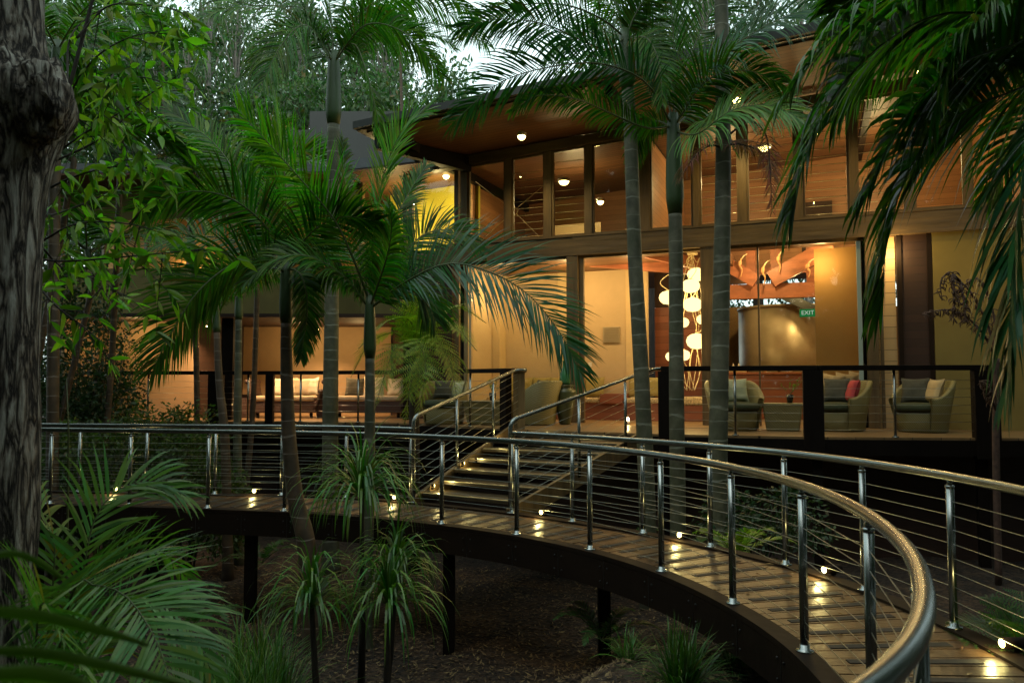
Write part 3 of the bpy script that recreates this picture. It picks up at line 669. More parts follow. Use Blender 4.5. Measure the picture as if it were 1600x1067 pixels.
hb('left_soffit', 'soffit', lambda b: b.prism([(p[0], p[1]+.02) for p in lw], 6.42, 6.455))
# grey parapet box on the roof behind
c0 = w2h(-5.9, 22); c1 = w2h(-2.4, 22); 
hb('roof_parapet', 'grey', lambda b: (b.prism([c0, c1, (c1[0], c1[1]+2), (c0[0], c0[1]+2)], 6.69, 9.55), b.prism([w2h(-6.6, 22.3), w2h(-5.95, 22.3), w2h(-5.95, 24), w2h(-6.6, 24)], 6.69, 9.1)))
# --- left lounge (ground floor)
ls = [w2h(-11, 16.1), w2h(-2.3, 16.3), w2h(-2.3, 19.3), w2h(-11, 19.3)]
hb('lounge_ceiling', 'darkslat', lambda b: b.prism(ls, 3.02, 3.1))
def wl(x0, y0, x1, y1, t=.08): 
    a = Vector(w2h(x0, y0)); c = Vector(w2h(x1, y1)); d = (c-a).normalized(); n = Vector((-d.y, d.x))*t
    return [tuple(a), tuple(c), tuple(c+n), tuple(a+n)]
hb('lounge_back_wall', 'brownwall', lambda b: (b.prism(wl(-6.65, 19.0, -3.0, 19.0), DZ, 3.02), b.prism(wl(-9.4, 17.4, -7.1, 17.4), DZ, 3.02)))
hb('lounge_dark_wall', 'darkslat', lambda b: b.prism(wl(-7.1, 17.4, -6.65, 19.0), DZ, 3.02))
hb('lounge_dark_wall', 'darkslat', lambda b: b.prism(wl(-3.0, 19.1, -2.15, 17.2), DZ, 4.3))
hb('lounge_dark_wall', 'darkslat', lambda b: b.prism(wl(-2.15, 17.2, -1.3, 16.6), DZ, 4.3))
hb('lounge_post', 'darkwood', lambda b: b.prism(wl(-6.25, 16.5, -6.0, 16.5, .2), DZ, 3.02))
hb('lounge_post', 'darkwood', lambda b: b.prism(wl(-2.35, 16.6, -2.15, 16.6, .2), DZ, 4.4))
hb('lounge_end_wall', 'brownwall', lambda b: b.prism(wl(-9.5, 16.3, -9.4, 17.4), DZ, 3.02))
# --- ground floor rooms
hb('room_back_wall', 'peach', lambda b: (b.box(-1.15, fp(1012, 500, 2.0).x, 2.0, 2.1, DZ, Z1+.01), b.box(-1.25, -1.15, .3, 2.1, DZ, Z1+.01)))
for q in ((.35, .55, 1.97, 1.998), (fp(978, 500, 1.97).x, fp(1011, 500, 1.97).x, 1.96, 1.998), (-1.14, -.95, 1.6, 1.99)): hbox('wall_batten', 'cream', *q, DZ, Z1)
va, vb = fp(942, 536, 1.96), fp(968, 510, 1.96)
hb('wall_vent', 'pale_vent', lambda b: [b.box(va.x, vb.x, 1.96, 1.998, va.z, vb.z)]+[b.box(va.x+.02, vb.x-.02, 1.93, 1.958, va.z+.02+(vb.z-va.z-.05)*k/9, va.z+.035+(vb.z-va.z-.05)*k/9) for k in range(10)])
hbox('wall_switch', 'white', va.x-.35, va.x-.27, 1.985, 1.998, 2.0, 2.1)
# --- deep room behind the third opening
hbox('bench_end_wall', 'redslat', 2.35, 3.5, 3.2, 3.3, DZ, 3.4)
hbox('lattice_wall', 'darkslat', 2.35, 3.5, 3.22, 3.32, 3.41, 5.2)
hb('stone_wall', 'stone', lambda b: b.box(3.5, 5.05, 7.0, 7.15, DZ, 3.72))
hb('stone_wall', 'stone', lambda b: b.box(5.5, 9.0, 7.2, 7.35, DZ, 3.62))
hbox('doorway_frame', 'darkwood', 4.72, 4.84, 6.9, 6.99, DZ, 3.35)
hbox('doorway_frame', 'darkwood', 4.84, 5.3, 6.9, 6.99, 3.2, 3.35)
hbox('doorway_panel', 'aqua', 4.86, 5.25, 7.02, 7.05, DZ, 3.19)
hbox('rear_wall', 'ochre', 3.4, 9.2, 9.5, 9.6, DZ, 3.7)
hbox('rear_room_ceiling', 'soffit', 2.6, 9.2, 5.1, 9.6, 4.75, 4.85)
hbox('room_ceiling', 'soffit', -1.2, 3.4, .2, 2.0, Z1-.03, Z1+.015)
DRX = fp(1228, 520, 5.9).x
hb('servery_drum', 'bronze', lambda b: b.lathe([(1.16, DZ), (1.16, 3.48)], (DRX, 5.9, 0), 40))
hb('servery_drum_rim', 'bronze', lambda b: b.lathe([(1.19, 3.482), (1.19, 3.54)], (DRX, 5.9, 0), 40))
hbox('timber_column', 'redwood', 6.05, 6.42, 3.4, 3.7, DZ, 3.05, bevel=.01)
def truss(a, b, w=.2, h=.3, m='redwood'):
    hb('truss_beam', m, lambda q: q.beam(a, b, w, h))
ta, tb = fp(1115, 458, 3.0), fp(1330, 451, 3.0); truss(ta, tb, .2, .32)
truss(fp(1110, 398, 2.85), fp(1182, 440, 2.85), .16, .3); truss(fp(1205, 437, 2.85), fp(1300, 384, 2.85), .16, .36)
truss(fp(1225, 462, 4.6), fp(1290, 492, 4.6), .12, .2, 'grey')
for x in (1133, 1174, 1212, 1268):
    p = fp(x, 445, 3.3); hbox('truss_post', 'redwood', p.x-.1, p.x+.1, 3.25, 3.4, 3.8, 4.9)
p0 = fp(915, 407, 1.3); p1 = fp(1095, 420, 1.3); truss(p0, p1, .14, .26); truss(fp(1000, 392, .5), fp(1100, 415, .9), .14, .22)
hbox('upper_room_sill', 'redwood', 4.2, 6.9, 4.9, 4.99, 4.3, 4.46)
# exit sign over the servery
e0 = fp(1262, 489, 3.3)
ex = thing('exit_sign', 'small green lit exit sign above the servery', 'exit sign', hw(e0.x, 3.3, e0.z), HROT)
mb = MB(); mb.box(-.17, .17, -.02, .02, -.085, .085); mb.build('panel', 'exit_green', ex)
def text(s, size, m, parent, loc, rot=(pi/2, 0, 0), name='lettering', ext=.002):
    c = bpy.data.curves.new(name, 'FONT'); c.body = s; c.size = size; c.align_x = 'CENTER'; c.align_y = 'CENTER'; c.extrude = ext
    t = bpy.data.objects.new('tmp', c); COL.objects.link(t); dg = bpy.context.evaluated_depsgraph_get()
    me = bpy.data.meshes.new_from_object(t.evaluated_get(dg)); bpy.data.objects.remove(t)
    o = bpy.data.objects.new(name, me); me.materials.clear(); me.materials.append(M[m]); COL.objects.link(o); o.parent = parent; o.location = loc; o.rotation_euler = rot
text('EXIT', .13, 'exit_white', ex, (0, -.024, 0))
# --- wall pieces right of the openings
def fpu(px): return fp(px, 500, .1).x
ua, ub, uc, ud, ue = fpu(1273), fpu(1338), fpu(1353), fpu(1401), fpu(1456)
ou = fp(1274, 500, .9).x; ov = fp(1345, 500, .9).x
hbox('ochre_partition', 'ochre', ou, ov, .9, 1.0, DZ, Z1-.01)
hbox('aluminium_frame', 'aqua', ub+.02, ub+.09, -.02, .06, DZ, Z1-.062)
hbox('gap_dark_strip', 'darkwood', ub+.1, uc-.004, .07, .2, DZ, Z1)  # dark strip added to close the gap, its black stands for shade
hb('cream_panel', 'creamboard', lambda b: b.box(uc, ud, .14, .2, DZ, Z1))
hb('timber_shutter', 'darkslat', lambda b: b.box(ud+.012, ue, .02, .12, DZ, Z1))
for u in (ud+.02, ue-.06): hbox('shutter_frame', 'fascia', u, u+.07, -.03, .018, DZ, Z1)
hbox('olive_wall', 'olive', ue+.02, UR+1.5, -.04, .12, DZ, Z1)
for k in (0, 1, 2): hbox('pane_frame', 'postwood', 6.94, 6.99, -.03, .05, DZ, Z1-.062) if k == 0 else None

# ================================================================== lamps of the house, and fill lights without fittings
W1 = (1, .66, .26); W2 = (1, .70, .24)
def hlamp(u, v, z, e, col=W1, r=.06, **k): return lamp('lamp_or_fill', hw(u, v, z), e, col, r, **k)
DL = []
def downlight(px, py, plane_v, e, label, cat='ceiling light', r=.075, tilt=None, drop=.12, colr=W2, spot=None):
    p = fp(px, py, plane_v); P = hw(p.x, p.y, p.z)
    t = thing('downlight', label, cat, P, 0, 'warm lights of the timber house')
    mb = MB(); mb.lathe([(r*1.25, .0), (r*1.25, .06), (r*.6, .09)], n=20); mb.build('housing', 'white', t)
    mb = MB(); mb.lathe([(r*.2, -.075), (r*.6, -.062), (r*.9, -.035), (r, -.002)], n=20); mb.build('bulb', 'downlight', t)
    if e: lamp('lamp_or_fill', (0, 0, -drop), e*(3.6 if plane_v < 0 else 2.2), colr, .05, parent=t, spot=150)
    return t
downlight(815, 213, -1.35, 24, 'bright downlight in the boarded eave above the second upper window')
downlight(1150, 155, -1.2, 34, 'bright downlight in the eave beside the palm trunk with dead fronds')
downlight(1437, 113, -1.2, 24, 'downlight in the eave seen through the hanging fronds')
downlight(697, 275, .9, 12, 'oval recessed light in the ceiling over the yellow wall')
downlight(632, 248, .3, 10, 'downlight at the eave corner left of the yellow wall')
downlight(813, 272, 2.2, 14, 'small ceiling light behind the second upper window')
downlight(881, 284, 1.0, 22, 'large glaring light behind the louvres of the third upper window', r=.11)
downlight(938, 315, 2.0, 14, 'small ceiling light behind the fourth upper window')
downlight(1194, 231, 1.5, 34, 'glaring wall light behind the upper louvres beside the dead frond', r=.12)
downlight(1275, 205, 1.8, 18, 'small light behind the upper louvres right of the dead frond')
for px, py, D, lb in ((497, 506, 17.9, 'small spotlight over the sofa beside the thick palm trunk'), (324, 500, 17.0, 'small spotlight over the leftmost lounge wall'), (360, 497, 16.8, 'pair-mounted small spotlight half hidden by the big drooping frond'), (490, 497, 17.2, 'tiny spotlight nearest the olive wall over the lounge')):
    P = at(px, py, D); P.z = 2.98; t = thing('spotlight', lb, 'spotlight', P, 0, 'spotlights under the lounge ceiling')
    mb = MB(); mb.lathe([(.035, -.09), (.04, -.02), (.012, .0), (.012, .035)], n=14); mb.build('housing', 'white', t)
    mb = MB(); mb.lathe([(.03, -.1), (.03, -.092)], n=14); mb.build('bulb', 'bulb', t)
    lamp('lamp_or_fill', (0, 0, -.13), 150, (1, .6, .28), .03, parent=t, spot=125, aim=None)
for u, v, z, e in ((-.6, 1.0, 3.6, 28), (1.0, .8, 3.7, 60), (2.4, .8, 3.7, 34), (3.1, 2.2, 3.6, 16), (5.0, 2.0, 4.3, 55), (4.4, 5.6, 4.2, 45), (6.0, .5, 3.9, 26), (6.3, 2.5, 4.3, 40), (7.0, 8, 4.2, 22), (5.6, 4.3, 3.9, 40), (7.3, .6, 3.9, 0), (8.3, -.9, 3.6, 7)):  # room lights without fittings; those by partition and drum added to brighten them
    if e: hlamp(u, v, z, e)
hlamp(7.15, -.25, 3.9, 26)  # fill light without a fitting, added to brighten the cream panel
for u, v, z, e in ((4.2, 2.6, 6.1, 75), (7.2, 3, 6.2, 90), (.8, 2.2, 5.9, 55), (5.8, 1.2, 5.6, 28), (-2.2, .9, 5.9, 40), (-3.6, 1.15, 5.4, 60), (-5, 3.4, 5.6, 40)): hlamp(u, v, z, e, (1, .74, .32))  # upper room lights; an extra one at left added for the yellow wall
lamp('lamp_or_fill', (-5.0, 18.1, 2.6), 22, W1, .15); lamp('lamp_or_fill', (-3.6, 18.1, 2.6), 14, W1, .15); lamp('lamp_or_fill', (-8.2, 16.7, 2.6), 22, W1, .15)  # unseen wash lights added to brighten the lounge walls
lamp('lamp_or_fill', at(300, 420, 20.6), 40, W1, .1)

# ================================================================== deck railing of the terrace
def terrace_rail(label, pts, thick, thin, cables=7):
    root = thing('terrace_railing', label, 'railing', Vector(pts[0]), group='dark timber railings of the terrace')
    for a, b in zip(pts[:-1], pts[1:]):
        mb = MB(); mb.beam(Vector(a)+Vector((0, 0, 1.0)), Vector(b)+Vector((0, 0, 1.0)), .15, .075); mb.build('top_rail', 'darkwood', root, world=True, bevel=.006)
    def onp(px):
        for a, b in zip(pts[:-1], pts[1:]):
            a = Vector(a); b = Vector(b); r = ray(px, 600); e = b-a; den = r.x*e.y-r.y*e.x
            if abs(den) < 1e-9: continue
            s = (a.x*r.y-a.y*r.x)/den*-1; 
            s = (r.x*(-a.y)-r.y*(-a.x))/den*-1 if False else ((a.y*r.x-a.x*r.y)/(e.x*r.y-e.y*r.x))
            if -.02 <= s <= 1.02: return a+e*s, math.atan2(e.y, e.x)
        return None, 0
    for px, wd in thick:
        p, an = onp(px)
        if p is None: continue
        mb = MB(); c, s_ = cos(an), sin(an); h = wd/2
        q = [(p.x+c*i*h-s_*j*.07, p.y+s_*i*h+c*j*.07) for i, j in ((-1, -1), (1, -1), (1, 1), (-1, 1))]
        mb.prism(q, DZ-.3, DZ+.962); mb.build('timber_post', 'darkwood', root, world=True, bevel=.006)
    for px in thin:
        p, an = onp(px)
        if p is None: continue
        mb = MB(); mb.tube([p+Vector((0, 0, .0)), p+Vector((0, 0, .962))], .021, 12); mb.lathe([(.05, 0), (.05, .012)], p, 14); mb.build('steel_post', 'steel', root, world=True)
    for k in range(cables):
        mb = MB(); mb.tube([Vector(p)+Vector((0, 0, .1+.12*k)) for p in pts], .003, 5); mb.build('cable', 'cable', root, world=True)
off = .07
terrace_rail('dark timber terrace railing with steel cables along the left lounge up to the stairs', [(-9.0, 15.95+off, DZ), (-4.95, 15.95+off, DZ), (-2.05, 15.1+off, DZ), (-.05, 13.3, DZ)], [(155, .14), (338, .3), (422, .16), (790, .16)], [232, 388, 470, 560, 650, 735])
cpost = thing('corner_post', 'square brown timber post capping the railing at the head of the stairs', 'post', (.12, 13.28, DZ))
mb = MB(); mb.box(-.1, .1, -.09, .09, -.3, .965); mb.build('shaft', 'postwood', cpost, bevel=.006)
mb = MB(); mb.box(-.13, .13, -.12, .12, .966, 1.04); mb.build('cap', 'darkwood', cpost, bevel=.01)
terrace_rail('dark timber terrace railing with steel cables in front of the three wicker armchairs', [(2.3, 11.88, DZ), (4.47, 11.24, DZ), (6.85, 11.0, DZ)], [(1042, .26), (1270, .28), (1539, .34)], [1148, 1397])

# ================================================================== furniture
def pillow(label, mtl, loc, size=.42, th=.13, rot=(radians(70), 0, 0), grp='scatter cushions'):
    mb = MB(); n = 12; vs = []; fs = []
    for side in (1, -1):
        for j in range(n+1):
            for i in range(n+1):
                x = i/n*2-1; y = j/n*2-1
                pin = 1-.10*(1-abs(x)**2*abs(y)**2)*(max(abs(x), abs(y))**6)
                h = (max(0, 1-x**4)*max(0, 1-y**4))**.45*(1-.25*(x*x+y*y)/2)
                wr = .05*noise.noise(Vector((x*2.2, y*2.2, loc[0]*3+side)))
                vs.append((x*size/2*pin, y*size/2*pin, side*(h*th/2*(1+wr*4)+.004)))
    for s in (0, 1):
        b = s*(n+1)**2
        for j in range(n):
            for i in range(n):
                q = (b+j*(n+1)+i, b+j*(n+1)+i+1, b+(j+1)*(n+1)+i+1, b+(j+1)*(n+1)+i); fs.append(q if s == 0 else q[::-1])
    mb.add(vs, fs, 0, True)
    o = mb.build('cushion', mtl); o.location = loc; o.rotation_euler = rot; tag(o, label, 'cushion', grp); return o
def tub_chair(label, loc, rz):
    t = thing('wicker_armchair', label, 'armchair', loc, rz, 'olive wicker tub armchairs on the terrace')
    mb = MB(); n = 44; vs = []
    for i in range(n+1):
        a = radians(-128+256*i/n); c = max(0, cos(a)); h = .54+.29*smooth(-.55, .75, cos(a))
        ex = 1+.10*c
        ro0, ro1 = .37, .47*ex; ri1, ri0 = .385*ex, .335
        # back of the chair points to +Y
        f = lambda r, z: (r*sin(a)*1.02, r*cos(a), z)
        vs += [f(ro0, .02), f(.40, .25), f(ro1, h-.03), f(ro1-.02, h), f(ri1+.02, h), f(ri1, h-.03), f(ri0, .3)]
    k = 7; fs = [(i*k+j, i*k+j+1, (i+1)*k+j+1, (i+1)*k+j) for i in range(n) for j in range(k-1)]
    fs += [tuple(range(k)), tuple(n*k+j for j in range(k))[::-1]]
    mb.add(vs, fs, 0, True); mb.build('tub_shell', 'wicker', t)
    mb = MB(); mb.lathe([(.335, .0), (.352, .02), (.375, .30), (.36, .32)], n=36); mb.build('base', 'wicker', t)
    mb = MB(); mb.lathe([(.25, .322), (.37, .33), (.395, .37), (.395, .41), (.36, .45), (.2, .465), (.02, .468)], (0, -.03, 0), 36); mb.build('seat_cushion', 'seat', t)
    return t
def chair(px, py, rz, label, cushions):
    p = gz(px, py, DZ); t = tub_chair(label, (p.x, p.y+.4, DZ), rz)
    R = Matrix.Rotation(rz, 3, 'Z')
    for (lb, m, dx, dy, dz, tilt, yaw, sz) in cushions:
        q = R @ Vector((dx, dy, 0)); pillow(lb, m, (p.x+q.x, p.y+.4+q.y, DZ+dz), sz, .14, (radians(tilt), 0, rz+radians(yaw)), 'cushions on the terrace armchairs')
chair(690, 664, radians(-12), 'wicker armchair left of the stairs, partly behind the tree fern', [('grey green cushion in the armchair behind the tree fern', 'pillow_d', -.05, .14, .66, 72, 0, .38), ('pale cushion edge showing in the armchair behind the tree fern', 'pillow_l', .2, .2, .64, 75, -30, .36)])
chair(838, 665, radians(-118), 'wicker armchair seen from behind beside the post at the head of the stairs', [('dark cushion in the armchair seen from behind', 'pillow_d', .0, .1, .66, 70, 0, .4), ('red cushion lying in the armchair seen from behind', 'pillow_r', .05, .2, .7, 60, 20, .3)])
chair(1160, 674, radians(4), 'wicker armchair with a pale cushion, between the two straight palm trunks and the low table', [('pale yellow green cushion in the armchair beside the low table', 'pillow_l', .08, .16, .66, 74, 0, .42), ('grey green cushion half hidden beside the palm trunk', 'pillow_d', -.25, .05, .66, 75, 30, .38)])
chair(1330, 675, radians(-58), 'wicker armchair with a red and a grey green cushion behind the railing', [('grey green cushion beside the red one', 'pillow_d', -.12, .08, .66, 74, 20, .42), ('red cushion standing in the wicker armchair', 'pillow_r', .2, .06, .66, 72, -40, .38)])
chair(1462, 677, radians(-62), 'rightmost wicker armchair, in front of the dark slatted shutter and olive wall', [('grey green cushion in the rightmost armchair', 'pillow_d', -.14, .06, .66, 76, 25, .42), ('tan cushion behind the grey green one in the rightmost armchair', 'tancush', .14, .12, .66, 70, -25, .4)])
def low_table(px, py, label, w=.62):
    p = gz(px, py, DZ); t = thing('wicker_table', label, 'side table', (p.x, p.y+.35, DZ), HROT, 'wicker low tables')
    mb = MB(); k = w/2; vs = [(x*a, y*a, z) for a, z in ((k*.82, 0), (k, .43)) for x, y in ((-1, -1), (1, -1), (1, 1), (-1, 1))]
    mb.add(vs, [(3, 2, 1, 0), (4, 5, 6, 7)]+[(i, (i+1) % 4, 4+(i+1) % 4, 4+i) for i in range(4)]); mb.build('woven_body', 'wicker', t, bevel=.015)
    mb = MB(); mb.box(-k-.01, k+.01, -k-.01, k+.01, .432, .45); mb.build('table_top', 'wicker', t, bevel=.006)
    return p
def potted(label, loc, h=.22, leaves=70, mt='palmlight', r=.06, ph=.14):
    t = thing('potted_plant', label, 'potted plant', loc, 0, 'small potted plants on the low tables')
    mb = MB(); mb.lathe([(r*.7, 0), (r, ph*.8), (r*.95, ph), (r*.85, ph-.01)], n=20); mb.build('pot', 'darkpot', t)
    rnd = random.Random(int(loc[0]*100)); mb = MB()
    for k in range(7):
        a = rnd.uniform(0, 6.28); tip = Vector((cos(a)*rnd.uniform(.05, .2), sin(a)*.12, ph+h*rnd.uniform(.6, 1.25))); mb.tube([(0, 0, ph), tip*.55+Vector((0, 0, .04)), tip], .003, 4, 1)
        for j in range(leaves//7):
            c = Vector((0, 0, ph)).lerp(tip, rnd.uniform(.4, 1)); d = Vector((rnd.uniform(-1, 1), rnd.uniform(-1, 1), rnd.uniform(-.4, 1))).normalized()*rnd.uniform(.02, .045); s = d.cross(Vector((0, .3, 1))).normalized()*.011
            mb.add([c, c+d*.5+s, c+d, c+d*.5-s], [(0, 1, 2, 3)])
    mb.build('foliage', [mt, 'rachis'], t)
p = low_table(1236, 674, 'square woven low table between two armchairs behind the railing')
potted('black vase of flowering sprigs on the woven low table', (p.x+.1, p.y+.3, DZ+.452), .25, 70)
p = low_table(765, 664, 'woven low table behind the left stair handrail', .8)
potted('small leafy plant in a black pot on the table behind the stair handrail', (p.x+.05, p.y+.25, DZ+.452), .2, 110, 'palmlight', .07, .15)
# tall urn by the terrace door, holding a green glass vase
p = gz(884, 664, DZ)
t = thing('tall_urn', 'tall tapered green urn standing by the glass doors', 'urn', (p.x, p.y+.2, DZ)); t.scale = (.82, .82, .78)
mb = MB(); mb.lathe([(.11, 0), (.13, .03), (.2, .35), (.27, .78), (.25, .84), (.17, .88), (.21, .93), (.22, .96), (.18, .96), (.15, .9)], n=28); mb.build('vessel', 'urn', t)
gv = thing('green_vase', 'green glass bottle vase standing on the tall urn', 'vase', (p.x, p.y+.2, DZ+.75))
mb = MB(); mb.lathe([(.09, 0), (.11, .06), (.1, .2), (.05, .32), (.04, .44), (.055, .46)], n=24); mb.build('bottle', mat('green_glass', (.04, .16, .07), .1, spec=.8), gv)
p = fp(981, 655, -.4); cd = thing('deck_candle', 'tiny lit candle lamp on the terrace boards near the leaning trunk', 'candle', hw(p.x, -.4, DZ))
mb = MB(); mb.lathe([(.035, 0), (.04, .07)], n=14); mb.build('holder', 'white', cd); mb = MB(); mb.lathe([(.02, .072), (.03, .1), (.004, .14)], n=12); mb.build('flame', 'bulb', cd); lamp('lamp_or_fill', (0, 0, .2), 2.0, W2, .03, parent=cd)

# built-in bench with long speckled seat and back cushions along the peach wall
bn = thing('bench_seat', 'long built-in red timber bench with a speckled seat along the peach wall', 'bench', hw(0, 1.2, DZ), HROT)
mb = MB(); mb.box(-1.1, 2.9, 0, .75, .0, .36); mb.build('bench_base', 'redslat', bn)
mb = MB(); mb.box(1.57, 2.05, -.06, .7, .361, .56); mb.build('bench_end_box', 'redslat', bn)
mb = MB(); mb.box(-1.1, 1.55, -.03, .75, .362, .47); mb.build('seat_mattress', 'speckle', bn, bevel=.03)
mb = MB(); mb.box(2.07, 2.9, -.03, .75, .362, .47); mb.build('seat_mattress', 'speckle', bn, bevel=.03)
for i, u in enumerate([-.85, -.42, .0, .42, .84, 1.26, 2.25, 2.6]):
    q = hw(u, 1.2+.62, DZ+.70)
    pillow('olive back cushion on the bench, %s' % ['at its far left end', 'second from its left end', 'third from its left end', 'behind the black pot plant', 'behind the stair corner post', 'behind the tall urn', 'right of the timber end box', 'nearest the leaning palm trunk'][i], 'olivecush', q, .46, .16, (radians(80), 0, HROT), 'back cushions on the bench')
ot = thing('ottoman_bench', 'speckled long seat with a red timber base behind the railing post', 'bench', hw(3.15, 1.3, DZ), HROT)
mb = MB(); mb.box(0, 1.5, 0, .6, 0, .32); mb.build('base', 'redslat', ot); mb = MB(); mb.box(0, 1.5, -.02, .6, .322, .5); mb.build('seat_mattress', 'speckle', ot, bevel=.05)
sh = thing('display_shelf', 'red timber shelf unit stacked with boxes below the globe lamps', 'shelf', hw(3.55, 3.0, DZ), HROT)
mb = MB(); mb.box(0, 1.0, 0, .3, .8, .88); mb.build('shelf_board', 'redwood', sh)
for x in (0, .9): mb = MB(); mb.box(x, x+.09, .01, .29, 0, .798); mb.build('side_panel', 'redwood', sh)
for i, (x, wd, h, m, lb) in enumerate(((.2, .22, .14, 'brownwicker', 'dark woven box on the display shelf'), (.44, .42, .16, 'tancush', 'wide cream box on the display shelf'))):
    b = thing('gift_box', lb, 'box', hw(3.55+x, 3.15, DZ+.881), HROT); mb = MB(); mb.box(0, wd, -.1, .1, 0, h); mb.build('box_body', m, b, bevel=.006); mb = MB(); mb.box(-.006, wd+.006, -.106, .106, h+.001, h+.02); mb.build('lid', m, b)
for i, (x, z) in enumerate(((.24, .145), (.32, .145), (.58, .2), (.70, .2))):
    b = thing('bottle', ['small pale bottle at the left on the woven box', 'small pale bottle at the right on the woven box', 'squat bottle at the left on the wide box', 'squat bottle at the right on the wide box'][i], 'bottle', hw(3.55+x, 3.15, DZ+.885+z-.0)); mb = MB(); mb.lathe([(.03, 0), (.032, .09), (.012, .12), (.012, .15)], n=12); mb.build('glass_body', 'pillow_w', b); mb = MB(); mb.lathe([(.015, .151), (.015, .17)], n=10); mb.build('stopper', 'black', b)
# reception counter
rc = thing('service_counter', 'glossy red timber counter in front of the curved bronze servery', 'counter', hw(4.05, 3.0, DZ), HROT)
mb = MB(); mb.box(0, 1.55, 0, .7, 0, .98); mb.build('counter_body', 'redslat', rc); mb = MB(); mb.box(-.03, 1.58, -.04, .72, .982, 1.03); mb.build('counter_top', 'redwood', rc, bevel=.006)
rb = thing('low_cabinet', 'lower red timber cabinet right of the counter', 'cabinet', hw(5.75, 2.9, DZ), HROT)
mb = MB(); mb.box(0, .8, 0, .5, 0, .6); mb.build('cabinet_body', 'redwood', rb); mb = MB(); mb.box(.04, .39, -.015, -.002, .05, .56); mb.build('door', 'redwood', rb); mb = MB(); mb.box(.41, .76, -.015, -.002, .05, .56); mb.build('door', 'redwood', rb)
for i, x in enumerate((.35, .75, 1.05, 1.3)):
    b = thing('jar', 'small jar on the red counter, %s' % ['beside the palm trunk', 'second along from the palm trunk', 'third along from the palm trunk', 'nearest the counter\'s right end'][i], 'jar', hw(4.05+x, 3.3, DZ+1.032)); mb = MB(); mb.lathe([(.035, 0), (.04, .08), (.03, .1)], n=12); mb.build('jar_body', ['darkpot', 'tancush', 'urn', 'pillow_w'][i], b); mb = MB(); mb.lathe([(.032, .101), (.032, .12)], n=12); mb.build('lid', 'black', b)
# cushions of an inner sofa seen at the foot of the ochre partition
sf = thing('inner_sofa', 'cream sofa inside, under the ochre partition', 'sofa', hw(6.1, .35, DZ), HROT)
mb = MB(); mb.box(-.1, .95, 0, .48, .1, .42); mb.build('seat', 'tancush', sf, bevel=.03); mb = MB(); mb.box(-.1, .95, .36, .52, .43, .8); mb.build('backrest', 'tancush', sf, bevel=.05)
for i in range(4): pillow('plump cream cushion on the inner sofa, %s' % ['at its left end', 'second from its left end', 'third from its left end', 'at its right end'][i], 'pillow_c', hw(6.15+.22*i, .58, DZ+.74+.02*i), .42, .16, (radians(82), radians(8), HROT-radians(25)), 'cushions on the inner sofa')
# sofas of the left lounge
def daybed(label, x, y, w, rz, cush):
    t = thing('wicker_daybed', label, 'daybed', (x, y, DZ), rz, 'brown wicker daybeds in the lounge')
    mb = MB(); mb.box(-w/2, w/2, -.4, .4, .12, .38); mb.build('base', 'brownwicker', t, bevel=.02)
    mb = MB(); mb.box(-w/2+.04, w/2-.04, -.43, .36, .382, .5); mb.build('mattress', 'pillow_c', t, bevel=.04)
    for sx, hh in ((-1, .42), (1, .2)):
        mb = MB(); pr = []
        for k in range(9):
            a = k/8; pr.append((sx*(w/2-.02+.14*a*a+(.05*sin(a*3.1))), .2+(.2+hh)*a))
        vs = [(x_-sx*.045*j, y_, z_) for x_, z_ in pr for y_ in (-.4, .4) for j in (0, 1)]
        fs = []
        for k in range(8):
            q = 4*k; fs += [(q, q+4, q+6, q+2), (q+1, q+3, q+7, q+5), (q, q+1, q+5, q+4), (q+2, q+6, q+7, q+3)]
        fs += [(0, 2, 3, 1), (32, 33, 35, 34)]; mb.add(vs, fs, 0, True)
        mb.tube([(pr[-1][0]-sx*.02, -.4, pr[-1][1]), (pr[-1][0]-sx*.02, .4, pr[-1][1])], .055, 12); mb.build('armrest', 'brownwicker', t)
    for sx in (-1, 1):
        for sy in (-1, 1): mb = MB(); mb.beam((sx*(w/2-.12), sy*.3, 0), (sx*(w/2-.12), sy*.3, .12), .06, .06); mb.build('leg', 'darkwood', t)
    for lb, dx, m, sz, yaw in cush: pillow(lb, m, (x+dx, y+.12, DZ+.70), sz, .15, (radians(74), radians(yaw*.3), rz+radians(yaw)), 'cushions on the daybeds')
daybed('brown wicker daybed with cream cushions, seen between the slender trunks', -5.15, 17.75, 1.45, 0, [('cream cushion at the left end of the first daybed', -.32, 'pillow_w', .44, 15), ('taupe cushion behind at the left end of the first daybed', -.05, 'pillow_c', .44, -10), ('taupe cushion at the right end of the first daybed', .28, 'pillow_c', .42, 0), ('cream cushion leaning on the right arm of the first daybed', .5, 'pillow_w', .42, -30)])
daybed('brown wicker daybed with brightly lit white cushions right of the thick palm trunk', -3.3, 17.75, 1.7, 0, [('white cushion in the middle of the second daybed', .1, 'pillow_w', .5, 0), ('olive cushion at the left end of the second daybed', -.35, 'pillow_d', .44, 10), ('white cushion at the right end of the second daybed', .6, 'pillow_w', .44, -15)])
# glow over the daybeds comes from the spotlights and the added wash lights; small side tables
for x, lb in ((-6.15, 'dark woven side table left of the first daybed'), (-4.25, 'dark woven side table between the two daybeds')):
    t = thing('side_table', lb, 'side table', (x, 17.75, DZ), 0, 'dark side tables of the lounge'); mb = MB(); mb.box(-.19, .19, -.2, .2, 0, .5); mb.build('woven_body', 'brownwicker', t, bevel=.01); mb = MB(); mb.box(-.21, .21, -.22, .22, .502, .53); mb.build('table_top', 'darkwood', t)

